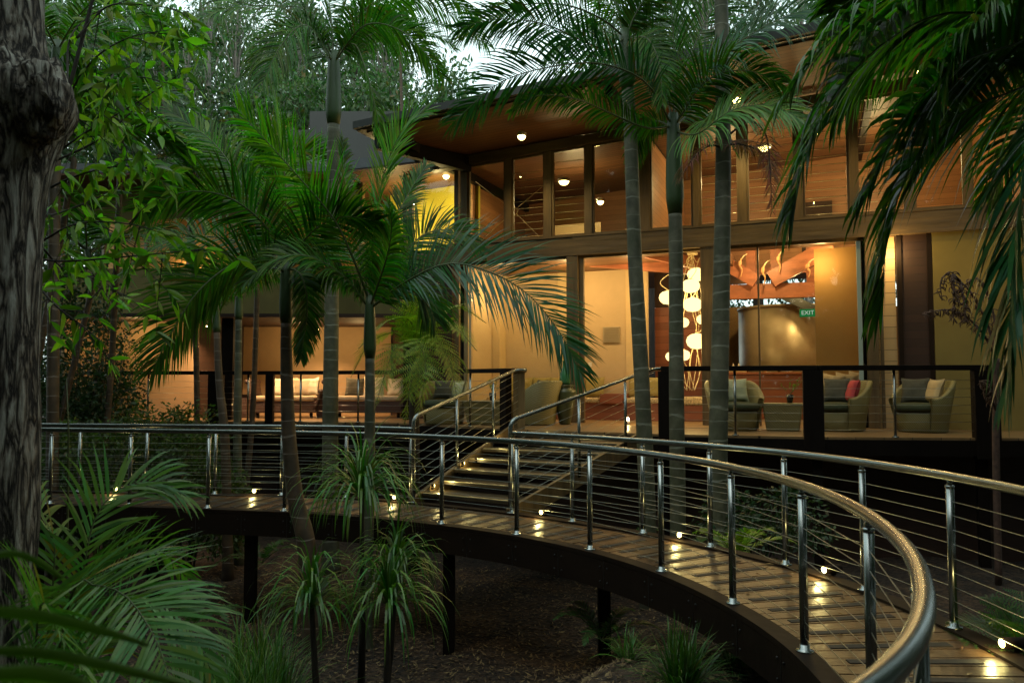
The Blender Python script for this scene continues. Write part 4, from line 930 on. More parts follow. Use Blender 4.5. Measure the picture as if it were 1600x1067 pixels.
# chandelier of lit globes
base = at(1078, 590, 15.0); ch = thing('globe_chandelier', 'tall cluster of glowing globes on curling pale stems behind the glass', 'chandelier', base)
GL = [(1088, 429, .20), (1079, 447, .20), (1044, 465, .20), (1082, 476, .21), (1066, 504, .15), (1099, 499, .15), (1089, 533, .23), (1067, 555, .16), (1050, 557, .14)]
rnd = random.Random(5)
top = at(1082, 398, 15.0)
for px, py, r in GL:
    c = at(px, py, 15.0+rnd.uniform(-.15, .15)); mb = MB()
    r *= .9; mb.lathe([(.02, -.74*r), (.55*r, -.66*r), (.86*r, -.4*r), (1.0*r, 0), (.88*r, .4*r), (.6*r, .62*r), (.3*r, .7*r), (.02, .72*r)], c, 24); g = mb.build('globe', 'globe', ch, world=True)
    cp = MB(); cp.lathe([(.03, .72*r), (.045, .78*r), (.02, .82*r)], c, 12); cp.build('globe_cap', 'stem', ch, world=True)
    for en in ((base+Vector((rnd.uniform(-.1, .1), 0, -.25))), ):
        m1 = c.lerp(en, .35)+Vector((rnd.uniform(-.15, .15), .05, 0)); m2 = c.lerp(en, .7)+Vector((rnd.uniform(-.1, .1), .08, 0))
        s = MB(); s.tube(spline([c+Vector((0, 0, -.7*r)), m1, m2, en], 8), .005, 6); s.build('stem', 'stem', ch, world=True)
    s = MB(); k = c+Vector((0, 0, .75*r)); s.tube(spline([k, k+Vector((rnd.uniform(-.14, .14), 0, .2)), top+Vector((rnd.uniform(-.15, .1), 0, -.15)), top], 8), .007, 6); s.build('stem', 'stem', ch, world=True)
mb = MB(); mb.lathe([(.1, 0), (.1, .04), (.02, .07)], top, 16); mb.build('ceiling_rose', 'stem', ch, world=True)
lamp('lamp_or_fill', at(1080, 460, 14.6)-base, 60, W2, .2, parent=ch); lamp('lamp_or_fill', at(1085, 540, 14.6)-base, 40, W2, .2, parent=ch)
# carved bird figures perched on the trusses
for i, (px, py, v) in enumerate(((1157, 414, 2.7), (1193, 425, 2.7), (1217, 407, 2.7), (1263, 418, 2.7))):
    p = fp(px, py, v); P = hw(p.x, v, p.z)
    t = thing('carved_bird', 'pale carved long-necked bird on the roof truss, %s' % ['nearest the palm trunk', 'low between the two diagonal beams', 'standing highest on the right diagonal', 'by the ochre partition'][i], 'carving', P, rnd.uniform(-.5, .5), 'carved birds on the trusses')
    s = (1, 1.1, 1, .8)[i]; mb = MB(); mb.tube(spline([(0, 0, -.27*s), (.03, 0, -.12*s), (-.02, 0, 0), (.02, 0, .14*s)], 6), [.012]*7+[.02]*5+[.04]*4+[.02]*3, 8); mb.build('body', 'parrot', t)
    mb = MB(); mb.tube([(0, 0, .1*s), (.07, 0, .2*s), (.15, 0, .24*s)], [.02, .012, .004], 6); mb.build('beak', 'stem', t)

# ================================================================== path lights and stair lights
def path_light(P, rz, label, grp='small lamps along the boardwalk', e=2.6, r=.034, aim_l=.16):
    t = thing('path_light', label, 'path light', P, rz, grp)
    mb = MB(); mb.tube([(0, 0, .048), (0, aim_l, .048)], r, 16); mb.lathe([(.022, -.0), (.022, .02)], (0, aim_l*.6, 0), 12); mb.build('housing', 'fascia', t)
    mb = MB(); mb.tube([(0, -.006, .048), (0, -.001, .048)], r*.75, 16); mb.build('lens', 'pathbulb', t)
    lamp('lamp_or_fill', (0, -.07, .06), e, (1, .80, .30), .02, parent=t)
PL = [(148, 778, 'path lamp farthest along the boardwalk, above the big frond'), (378, 780, 'path lamp on the boardwalk between the gum trunk and the leaning slim trunk'), (592, 790, 'path lamp just behind the tall spiky plant'), (840, 811, 'path lamp on the boardwalk right of the foot of the stairs'), (1051, 848, 'path lamp on the boardwalk below the three palm trunks'), (1278, 905, 'path lamp on the boardwalk beside the grass clump'), (1557, 1022, 'nearest path lamp, its brown barrel visible by the ferns')]
for px, py, lb in PL:
    g = gz(px, py, .0); k = nearest_i(outp, g); p = outp[k]+normals(outp)[k]*.0; n = normals(outp)[k]
    path_light(p+Vector((0, 0, .022)), math.atan2(n.y, n.x)-pi/2, lb)
for i, (t, sd, lb) in enumerate(((.10, 0, 'small lamp on the left side of the lowest stair'), (.38, 0, 'small lamp on the left side of the middle stair'), (.74, 0, 'small lamp on the left side near the top stair'), (.44, 0, 'faint second lamp close to the middle stair lamp'))):
    p = SL0.lerp(SL1, t)+Vector((.09 if i < 3 else .2, -.02, .07)); path_light(p, radians(100), lb, 'small lamps beside the stairs', 2.2 if i < 3 else 1.0, .022 if i < 3 else .01, .04)

# ================================================================== VEGETATION
UPV = Vector((0, 0, 1))
def frond_into(mb, ctrl, Lmax=.55, n=55, wid=.03, droop=.35, twist=0.0, spread=(72, 28), start=.12, lift=.15, rr=.016, rnd=None, wild=.10, segs=4, taper=.62, vee=0.0, roll=.25, raw=False):
    """pinnate leaf: rachis (material 1) with leaflets (material 0) on both sides"""
    rnd = rnd or random
    pts, L = resample(ctrl if raw else spline(ctrl, 10), n)
    mb.tube(pts[::max(1, n//18)]+[pts[-1]], [rr*(1-.85*i/(len(pts[::max(1, n//18)]))) for i in range(len(pts[::max(1, n//18)])+1)], 5, 1)
    S = None
    for i in range(int(n*start), n+1):
        s = i/n; p = pts[i]; T = (pts[min(i+1, n)]-pts[max(i-1, 0)]).normalized()
        S0 = T.cross(UPV)
        if S0.length < .12: S0 = S if S is not None else Vector((1, 0, 0))
        S0.normalize()
        if S is not None and S0.dot(S) < 0: S0 = -S0
        S = S0; N = S.cross(T).normalized()
        R = Matrix.Rotation(twist, 3, T); S_ = R @ S; N_ = R @ N
        prof = min(1, .55+1.6*(s-start))*(1-taper*max(0, (s-.5)/.5)**1.7)
        a0 = radians(spread[0]+(spread[1]-spread[0])*s)
        for sd in (-1, 1):
            if rnd.random() < .03: continue
            a = a0+rnd.gauss(0, wild); ll = Lmax*prof*rnd.uniform(.88, 1.08)
            d = T*cos(a)+S_*(sin(a)*sd)+N_*(lift+vee+rnd.gauss(0, wild*.6)); d.normalize()
            wv = (d.cross(N_)).normalized()*sd; ro = rnd.gauss(0, roll); wv = (wv*cos(ro)+N_*sin(ro)).normalized()
            q = p.copy(); vs = []; dr = droop*rnd.uniform(.6, 1.4)
            prw = (.45, 1, .9, .55, 0) if segs == 4 else (.5, 1, .7, 0)
            for k in range(segs+1):
                wk = wid*.5*prw[k]
                if k == segs: vs.append(q.copy())
                else: vs += [q-wv*wk, q+wv*wk]
                q = q+d*(ll/segs); d = d+Vector((0, 0, -dr*(.5+k*.35)/segs*2)); d.normalize()
            fs = [(2*k, 2*k+1, 2*k+3, 2*k+2) for k in range(segs-1)]+[(2*segs-2, 2*segs-1, 2*segs)]
            mb.add(vs, fs, 0, False)
def az_frond(base, az, elev, L, sag, k=5):
    h = Vector((cos(az), sin(az), 0)); e = radians(elev)
    return [base+h*(cos(e)*L*s*(1-.10*s*sag))+UPV*(sin(e)*L*s-sag*L*s*s*.55) for s in [j/k for j in range(k+1)]]
def palm(name, label, trunk, radii, cat='palm tree', ptsfronds=(), gen=(), tm='trunkgreen', fm='palm', shaft=0.0, group='slender palms around the boardwalk', Lm=.66, seed=1, n=96, wid=.023, shaft_r=1.15, droop=.35):
    tr = [Vector(p) for p in trunk]; base = tr[0].copy(); root = thing(name, label, cat, base, 0, group); rnd = random.Random(seed)
    path = spline(tr, 10); m = len(path); rs = [radii[0]+(radii[1]-radii[0])*(i/(m-1))**.8 for i in range(m)]
    rs[0] *= 1.25; rs[1] *= 1.12
    mb = MB(); mb.tube(path, rs, 16); mb.build('trunk', tm, root, world=True)
    top = path[-1]; up = (path[-1]-path[-4]).normalized()
    if shaft:
        mb = MB(); r = radii[1]; q = [top+up*(shaft*k/6) for k in range(7)]
        mb.tube(q, [r*1.02, r*1.15*shaft_r, r*1.12*shaft_r, r*1.05*shaft_r, r*.95*shaft_r, r*.85*shaft_r, r*.7], 16); mb.build('crownshaft', 'crownshaft', root, world=True)
        top = top+up*shaft*.9
    for fr in ptsfronds:
        d = dict(Lmax=Lm, n=n, wid=wid, droop=droop, twist=rnd.choice((-1, 1))*rnd.uniform(.6, 1.15)); mt = fm
        ctrl = fr[0]; opt = fr[1] if len(fr) > 1 else {}
        opt = dict(opt); mt = opt.pop('m', fm); d.update(opt)
        ctrl = [at(*c) if not isinstance(c, Vector) else c for c in ctrl]
        if shaft and (ctrl[0]-top).length < .7: ctrl[0] = top-up*rnd.uniform(0, .12)
        mb = MB(); frond_into(mb, ctrl, rnd=rnd, **d); mb.build('frond', [mt, 'rachis' if mt != 'deadleaf' else 'darkbark'], root, world=True)
    for g in gen:
        az, el, L, sag = g[:4]; opt = dict(g[4]) if len(g) > 4 else {}; mt = opt.pop('m', fm); d = dict(Lmax=Lm, n=n, wid=wid, droop=droop, twist=rnd.uniform(-.5, .5)); d.update(opt)
        mb = MB(); frond_into(mb, az_frond(top-up*rnd.uniform(0, .12), radians(az), el, L, sag), rnd=rnd, **d); mb.build('frond', [mt, 'rachis'], root, world=True)
    return root
def gpt(px, Y, dz=-.1):
    p = at(px, 900, Y); return Vector((p.x, Y, ground_z(p.x, Y)+dz))
dead = dict(m='deadleaf', droop=1.0, wid=.012, wild=.25, Lmax=.45, n=60, twist=.3)
# palm with thick trunk left of centre (behind the far railing)
palm('palm_tree', 'tall thick-trunked palm standing behind the far railing left of the stairs', [gpt(517, 12.6), at(516, 690, 12.6), at(518, 500, 12.6), at(520, 330, 12.6), at(521, 195, 12.6)], (.145, .10), shaft=1.25, seed=3, Lm=.75, n=90, ptsfronds=[
    ([(521, 60, 12.6), (490, 22, 12.3), (440, 10, 12.0), (370, 12, 11.8), (300, 30, 11.6)], dict(Lmax=.5, droop=1.1)),
    ([(518, 65, 12.6), (480, 45, 12.2), (430, 55, 11.9), (395, 100, 11.7), (383, 165, 11.6)], dict(Lmax=.55, droop=.8)),
    ([(523, 62, 12.6), (560, 25, 12.3), (610, -5, 12.2), (680, -12, 12.0), (740, 20, 12)], dict(Lmax=.65, droop=1.3)),
    ([(525, 70, 12.6), (552, 68, 12.2), (572, 110, 12.0), (585, 160, 11.9), (597, 215, 11.9)], dict(Lmax=.5, droop=.9)),
    ([(520, 60, 12.6), (460, 30, 12.9), (380, 5, 13.1), (290, -10, 13.2), (210, 0, 13.3)], dict(droop=1.0)), ([(520, 60, 12.6), (470, 0, 12.2), (400, -30, 12), (300, -20, 11.8)], dict(droop=1.3)),
    ([(523, 60, 12.6), (580, 10, 13), (650, 0, 13.3), (720, 30, 13.5), (760, 70, 13.6)], dict(droop=1.1)), ([(523, 60, 12.6), (570, 40, 11.9), (630, 50, 11.5), (680, 100, 11.3)], dict(droop=1.1)),
    ([(518, 60, 12.6), (480, 40, 11.9), (440, 70, 11.6), (410, 130, 11.4)], dict(droop=.9)),
    ([(520, 60, 12.6), (515, 10, 12.8), (500, -60, 13.2)], {}), ([(524, 60, 12.6), (545, -10, 13), (590, -60, 13.4)], {}),
    ([(524, 64, 12.6), (590, 50, 13.2), (650, 70, 13.6), (690, 120, 13.8)], dict(droop=.8)),
    ([(518, 64, 12.6), (470, 60, 13.2), (420, 90, 13.6)], dict(droop=.8))])
# slim leaning palm in front of both railings
palm('palm_tree', 'slim brown-trunked palm leaning in front of the railings, roots near the spiky plants', [gpt(493, 8.9), at(480, 860, 8.95), at(462, 780, 9.0), at(452, 690, 9.05), at(448, 590, 9.1), at(447, 505, 9.1)], (.125, .062), tm='trunkbrown', shaft=.75, seed=4, Lm=.62, n=108, shaft_r=1.1, ptsfronds=[
    ([(446, 425, 9.1), (420, 408, 8.8), (370, 410, 8.4), (310, 455, 8.1), (262, 530, 7.9), (240, 575, 7.8)], dict(Lmax=.8, droop=.4, n=120, twist=1.15)),
    ([(447, 420, 9.1), (446, 360, 9.1), (444, 260, 9.2), (432, 170, 9.4)], dict(Lmax=.7, droop=.2, lift=.05, n=108, m='palmlight', twist=1.0)),
    ([(446, 425, 9.1), (420, 360, 8.9), (360, 310, 8.6), (290, 300, 8.4), (220, 330, 8.2)], dict(droop=.4)),
    ([(446, 425, 9.1), (400, 390, 9.3), (330, 370, 9.6), (250, 380, 9.8), (190, 430, 10)], dict(droop=.5)),
    ([(448, 425, 9.1), (480, 370, 8.9), (530, 340, 8.7), (590, 345, 8.5)], dict(droop=.5)),
    ([(448, 430, 9.1), (470, 430, 9.0), (480, 480, 9.0), (470, 560, 9.0)], dict(Lmax=.35, droop=.5)),
    ([(446, 430, 9.1), (400, 420, 9.6), (340, 440, 10), (300, 500, 10.2)], dict(Lmax=.5, droop=.5)),
    ([(448, 425, 9.1), (500, 390, 9.5), (555, 400, 9.9), (600, 450, 10)], dict(Lmax=.45, droop=.5)),
    ([(447, 425, 9.1), (400, 330, 9.4), (340, 230, 9.8), (260, 170, 10)], dict(Lmax=.5, droop=.4))], fm='palm')
# slender palm before the stairs
palm('palm_tree', 'slender dark-trunked palm rising behind the tall spiky plant, its frond arching over the peach wall', [gpt(572, 9.0), at(572, 900, 9.0), at(576, 780, 9.0), at(578, 650, 9.0), at(578, 560, 9.0)], (.085, .055), shaft=.75, seed=5, Lm=.58, n=108, shaft_r=1.2, ptsfronds=[
    ([(588, 475, 9), (635, 440, 8.8), (700, 412, 8.6), (765, 425, 8.5), (825, 460, 8.5), (875, 520, 8.5), (905, 580, 8.5)], dict(Lmax=.85, droop=.32, n=112, m='palmblue', twist=1.1)),
    ([(585, 465, 9), (620, 410, 9.2), (665, 365, 9.3), (715, 362, 9.4), (752, 390, 9.5)], dict(Lmax=.6, droop=.5, twist=1.0)),
    ([(580, 460, 9), (584, 380, 8.9), (598, 280, 8.8), (630, 200, 8.7), (668, 172, 8.6)], dict(Lmax=.6, twist=1.2, droop=.15, lift=.1, m='palmlight')),
    ([(578, 460, 9), (550, 400, 8.8), (520, 340, 8.7), (458, 267, 8.6), (372, 172, 8.5)], dict(Lmax=.75, droop=.3, n=90, m='palmlight', twist=.9)),
    ([(574, 468, 9), (535, 430, 8.8), (480, 400, 8.6), (430, 405, 8.5), (385, 440, 8.4)], dict(Lmax=.5, droop=.5)),
    ([(574, 475, 9), (545, 440, 9.2), (505, 430, 9.4), (470, 460, 9.5)], dict(Lmax=.4, droop=.6)),
    ([(586, 478, 9), (620, 440, 9.1), (655, 450, 9.2), (680, 500, 9.2)], dict(Lmax=.65, droop=.6, twist=1.0)),
    ([(580, 455, 9), (600, 380, 9.3), (640, 300, 9.6), (665, 260, 9.8)], dict(Lmax=.4, droop=.4)),
    ([(576, 460, 9), (560, 380, 9.3), (540, 290, 9.6), (535, 220, 9.8)], dict(Lmax=.42, droop=.3)),
    ([(580, 458, 9), (605, 400, 8.6), (612, 350, 8.4), (608, 320, 8.3)], dict(Lmax=.4, droop=1.0, m='palmlight'))])
# two very slim palms behind the railing at the left
palm('palm_tree', 'very slim palm with curved brown trunk behind the left railings', [gpt(357, 12.2), at(352, 700, 12.2), at(343, 600, 12.3), at(339, 520, 12.4)], (.085, .05), tm='trunkbrown', shaft=.5, seed=6, Lm=.45, n=42, gen=[(200, 50, 2.2, .9), (250, 60, 2.0, .8), (150, 50, 2.0, .9), (100, 60, 2.0, .8), (30, 50, 2, .9), (300, 45, 2, .9)])
palm('palm_tree', 'very slim straight palm against the brown lounge wall', [gpt(373, 13.2), at(371, 700, 13.2), at(372, 600, 13.2), at(373, 500, 13.3)], (.08, .055), shaft=.5, seed=7, Lm=.45, n=42, gen=[(180, 55, 2.3, .8), (230, 65, 2.2, .8), (120, 50, 2.2, .9), (60, 55, 2.1, .8), (0, 50, 2.1, .9)])
# brown trunk beside the gum tree
palm('palm_tree', 'straight reddish brown palm trunk just right of the gum tree', [gpt(82, 12.0), at(82, 700, 12), at(84, 450, 12), at(86, 250, 12), at(88, 150, 12)], (.095, .08), tm='trunkbrown', shaft=.9, seed=8, Lm=.55, gen=[(200, 50, 2.6, 1), (330, 45, 2.6, 1), (270, 40, 2.5, 1.1), (20, 50, 2.6, .9), (120, 60, 2.6, .9), (70, 50, 2.4, .9)])
# three trunks in front of the lit rooms
palm('palm_tree', 'left of three grey palm trunks before the lit rooms, leaning left with height', [gpt(1014, 10.3), at(1011, 780, 10.3), at(1003, 600, 10.35), at(992, 400, 10.4), at(986, 230, 10.4), at(981, 140, 10.4)], (.12, .088), shaft=.85, seed=9, Lm=.55, ptsfronds=[
    ([(978, 60, 10.4), (940, 30, 10.2), (880, 8, 10.0), (800, 12, 9.8), (720, 60, 9.6)], dict(droop=1.0, Lmax=.75, n=90, twist=.3)),
    ([(982, 75, 10.4), (950, 78, 10.0), (905, 62, 9.7), (850, 38, 9.5), (780, 30, 9.3), (715, 45, 9.2)], dict(droop=.9, m='palmblue', Lmax=.65, n=100, twist=1.0)),
    ([(980, 58, 10.4), (1000, 10, 10.4), (1040, -40, 10.4)], {}), ([(978, 58, 10.4), (960, 0, 10.6), (930, -60, 10.8)], {}),
    ([(984, 62, 10.4), (1020, 40, 10.8), (1080, 40, 11.2), (1130, 80, 11.4)], dict(droop=.7)),
    ([(984, 70, 10.4), (1010, 60, 10.0), (1030, 100, 9.8), (1035, 160, 9.7)], dict(droop=.6, Lmax=.45)),
    ([(976, 62, 10.4), (940, 50, 11), (890, 60, 11.5), (850, 100, 11.8)], dict(droop=.7))])
palm('palm_tree', 'middle of three palm trunks, with a bright green crownshaft above the beam', [gpt(1060, 10.0), at(1059, 780, 10), at(1057, 600, 10), at(1056, 400, 10), at(1055, 335, 10)], (.108, .09), shaft=1.35, seed=10, Lm=.5, ptsfronds=[
    ([(1052, 200, 10), (1010, 130, 9.7), (940, 100, 9.4), (860, 105, 9.2), (780, 130, 9.0), (710, 190, 8.9)], dict(droop=.45, m='palmblue', Lmax=.75, n=110, twist=1.0)),
    ([(1050, 240, 10), (1010, 200, 9.8), (960, 180, 9.6), (900, 155, 9.5), (840, 150, 9.4), (800, 175, 9.3)], dict(droop=.9, Lmax=.36, n=90, twist=1.0)),
    ([(1060, 180, 10), (1090, 120, 9.7), (1150, 70, 9.4), (1230, 25, 9.1), (1320, 5, 9.0)], dict(droop=.9, m='palmblue', Lmax=.8, n=110, twist=1.0)),
    ([(1062, 250, 10), (1090, 210, 9.6), (1140, 175, 9.3), (1200, 165, 9.1), (1260, 190, 9.0)], dict(droop=1.0, Lmax=.75, n=110, m='palmgrey')),
    ([(1055, 180, 10), (1054, 100, 10.2), (1050, 20, 10.4), (1045, -60, 10.8)], dict(Lmax=.85, droop=.5)),
    ([(1056, 180, 10), (1075, 100, 10.3), (1110, 20, 10.6), (1150, -50, 11)], dict(Lmax=.85, droop=.5)),
    ([(1053, 185, 10), (1030, 100, 10.4), (990, 40, 10.8), (930, -10, 11)], dict(Lmax=.85, droop=.5)),
    ([(1057, 185, 10), (1100, 130, 9.5), (1160, 110, 9.2), (1220, 130, 9)], dict(Lmax=.7, droop=1.0)),
    ([(1058, 215, 10), (1085, 175, 10.4), (1120, 190, 10.8), (1150, 240, 11)], dict(Lmax=.4, droop=.7)),
    ([(1052, 220, 10), (1025, 190, 10.3), (1000, 210, 10.6), (985, 260, 10.8)], dict(Lmax=.4, droop=.7))])
palm('palm_tree', 'right of three palm trunks, with withered brown fronds hanging under its crown', [gpt(1122, 9.6), at(1121, 760, 9.6), at(1124, 600, 9.6), at(1128, 400, 9.6), at(1130, 235, 9.6), at(1128, 60, 9.7), at(1126, -30, 9.7)], (.135, .082), shaft=.8, seed=11, Lm=.6, ptsfronds=[
    ([(1130, 232, 9.6), (1110, 228, 9.4), (1085, 245, 9.3), (1066, 275, 9.2)], dict(dead)),
    ([(1131, 228, 9.6), (1155, 226, 9.4), (1190, 238, 9.3), (1210, 275, 9.2)], dict(dead)),
    ([(1134, 215, 9.6), (1170, 190, 9.3), (1196, 210, 9.1), (1203, 260, 9.0), (1206, 330, 9.0)], dict(dead, Lmax=.25)),
    ([(1132, 225, 9.6), (1150, 222, 9.9), (1180, 240, 10.1)], dict(dead))],
    gen=[(200, 30, 3.6, .9), (235, 45, 3.4, .9), (280, 35, 3.2, 1), (320, 35, 3.4, 1), (345, 30, 3.6, .8), (10, 35, 3.6, .9), (40, 50, 3.2, .9), (100, 60, 3, .8), (160, 45, 3.2, .9)])
# big palm outside the right edge, its fronds reach into the picture
palm('palm_tree', 'large palm at the right edge whose long fronds hang across the upper right corner', [gpt(1760, 6.3), at(1750, 500, 6.3), at(1740, 200, 6.3), at(1735, 60, 6.3)], (.17, .12), shaft=.5, seed=12, Lm=.8, wid=.032, n=90, ptsfronds=[
    ([(1735, 60, 6.3), (1600, 22, 6.0), (1473, 22, 5.8), (1382, 67, 5.6), (1308, 142, 5.5), (1262, 240, 5.4), (1235, 330, 5.4)], dict(droop=1.0, n=125, Lmax=1.0, wid=.042, twist=.5)),
    ([(1735, 80, 6.3), (1640, 110, 5.9), (1517, 169, 5.6), (1450, 219, 5.4), (1410, 290, 5.3), (1386, 380, 5.2), (1376, 470, 5.2)], dict(droop=.7, n=125, Lmax=.95, wid=.042, spread=(70, 22), twist=.9)),
    ([(1735, 90, 6.3), (1680, 120, 5.2), (1620, 210, 4.8), (1590, 340, 4.6), (1580, 470, 4.5), (1578, 600, 4.5)], dict(droop=.8, n=115, Lmax=.9, wid=.042, m='palmblue', spread=(60, 18), twist=.7)),
    ([(1735, 60, 6.3), (1640, -20, 6.6), (1520, -60, 6.9), (1400, -40, 7.2), (1300, 20, 7.4)], dict(droop=1.0, n=110, Lmax=.9, wid=.042)),
    ([(1735, 60, 6.3), (1600, -10, 7.4), (1480, 20, 8.0), (1370, 90, 8.4), (1300, 190, 8.6)], dict(droop=.9, n=110, Lmax=.95, wid=.042, twist=.6)),
    ([(1735, 60, 6.3), (1640, 0, 5.6), (1540, 40, 5.2), (1480, 120, 5.0), (1450, 230, 4.9)], dict(droop=1.0, n=115, Lmax=.95, wid=.042, twist=.6)),
    ([(1735, 70, 6.3), (1660, 60, 7), (1580, 80, 7.6), (1520, 140, 8.0), (1490, 210, 8.2)], dict(droop=.7, n=60, Lmax=.7)),
    ([(1735, 60, 6.3), (1610, 60, 5.5), (1500, 100, 5.0), (1410, 190, 4.8), (1350, 310, 4.7)], dict(droop=.9, n=115, Lmax=.85, wid=.040, twist=.8)),
    ([(1735, 60, 6.3), (1590, -30, 5.8), (1430, -20, 5.4), (1300, 60, 5.2), (1230, 150, 5.1)], dict(droop=1.2, n=115, Lmax=.9, wid=.040, twist=.4)),
    ([(1735, 70, 6.3), (1660, 130, 7.4), (1590, 210, 7.8), (1545, 310, 8.0)], dict(droop=.9, n=90, Lmax=.8, twist=.7)),
    ([(1735, 90, 6.3), (1690, 160, 5.6), (1650, 300, 5.2), (1625, 480, 5.0)], dict(droop=.6, n=50, Lmax=.6, m='palmblue')),
    ([(1735, 75, 6.3), (1650, 40, 8.4), (1560, 10, 9.4), (1450, 0, 10.0), (1340, 40, 10.4)], dict(droop=.8, n=60, Lmax=.7))])
# background palms filling the left and the top
bgp = [(300, 14.6, 290, 'palm behind the leaning slim palm, crown among the left fronds', 21), (190, 14.2, 200, 'palm with crown beside the gum leaves at upper left', 22),
       (625, 25.5, 30, 'palm rising behind the roof corner into the sky gap', 24), (255, 26, 60, 'distant palm high behind the upper left leaves', 25), (405, 15.3, 300, 'palm in front of the olive upper wall', 26), (112, 12.6, 230, 'palm crown directly behind the gum tree', 30), (145, 13.6, 400, 'low palm crown over the tall hedge at the left', 23)]
for px, D, py, lb, sd in bgp:
    rr = random.Random(sd); top = at(px, py, D); a0 = rr.uniform(0, 360); b = Vector((top.x+(rr.uniform(-.4, .4) if px > 160 else -1.1), D, ground_z(top.x, D)-.1))
    palm('palm_tree', lb, [b, b.lerp(top, .4)+Vector((.1, 0, 0)), top-Vector((0, 0, .6)), top-Vector((0, 0, .2))], (.06, .045), shaft=.4, seed=sd, n=64, Lm=.7, wid=.034, tm='trunkbrown', fm=rr.choice(['palm', 'palm', 'palmlight']),
         gen=[(a0+k*360/9+rr.uniform(-12, 12), rr.uniform(25, 68), rr.uniform(2.3, 2.9), rr.uniform(.8, 1.15)) for k in range(9)], group='background palms')

# foreground palm at lower left
palm('young_palm', 'low stemless palm arching over the bottom left corner in front of the boardwalk', [Vector((-2.35, 3.75, -.75)), Vector((-2.3, 3.75, -.45)), Vector((-2.28, 3.75, -.3))], (.07, .05), seed=40, wid=.018, fm='palmgrey', group=None, shaft=0, ptsfronds=[
    ([Vector((-2.28, 3.75, -.35)), at(110, 935, 3.7), at(150, 915, 3.5), at(195, 930, 3.35), at(236, 985, 3.2), at(262, 1050, 3.1), at(275, 1130, 3.0)], dict(Lmax=.5, droop=.3, n=84, twist=.5, wid=.019, m='palmgrey', rr=.009, lift=.1, spread=(80, 40))),
    ([Vector((-2.28, 3.75, -.35)), at(127, 906, 3.9), at(146, 815, 4.0), at(185, 765, 4.1), at(240, 752, 4.2), at(290, 775, 4.3)], dict(Lmax=.42, droop=.45, n=60, wid=.019, m='palmgrey', rr=.009)),
    ([Vector((-2.28, 3.75, -.35)), at(85, 880, 3.8), at(70, 820, 3.9), at(58, 770, 4.0), at(50, 740, 4.0)], dict(Lmax=.36, droop=.4, n=40, wid=.02, rr=.008)),
    ([Vector((-2.28, 3.75, -.35)), at(150, 930, 4.3), at(205, 870, 4.6), at(250, 860, 4.8), at(290, 900, 4.9)], dict(Lmax=.4, droop=.5, n=44, wid=.02, rr=.008)),
    ([Vector((-2.28, 3.75, -.35)), at(60, 960, 3.3), at(90, 985, 3.0), at(130, 1050, 2.8)], dict(Lmax=.4, droop=.4, n=40, wid=.02, rr=.008)),
    ([Vector((-2.28, 3.75, -.35)), at(170, 960, 3.9), at(240, 940, 3.9), at(300, 985, 3.9), at(335, 1060, 3.9)], dict(Lmax=.42, droop=.5, n=60, wid=.02, rr=.008, m='palmgrey'))])
# long blades right in front of the viewer, out of focus
t = thing('broad_leaf_plant', 'blurred long leaf blades of a close plant crossing the bottom left corner', 'plant', (-1.0, .9, .3))
rnd = random.Random(2)
for (a, b, c_, wd, D0, D1) in (((-60, 880), (20, 868), (95, 905), .010, .9, 1.0), ((-80, 955), (60, 968), (230, 1010), .016, .8, 1.0), ((-60, 1020), (90, 1030), (330, 1085), .015, .85, 1.0), ((-60, 1062), (60, 1060), (160, 1090), .02, .75, .8)):
    pts, _ = resample(spline([at(*a, D0), at(*b, (D0+D1)/2), at(*c_, D1)], 8), 12); vs = []
    for i, p in enumerate(pts):
        wk = wd*.5*(sin(pi*(.12+.88*i/12))**.6); vs += [p+Vector((0, .01, wk)), p+Vector((0, 0, 0)), p+Vector((0, .012, -wk))]
    fs = []
    for i in range(12): q = 3*i; fs += [(q, q+1, q+4, q+3), (q+1, q+2, q+5, q+4)]
    mb = MB(); mb.add(vs, fs, 0, True); mb.build('leaf', 'palm', t, world=True)

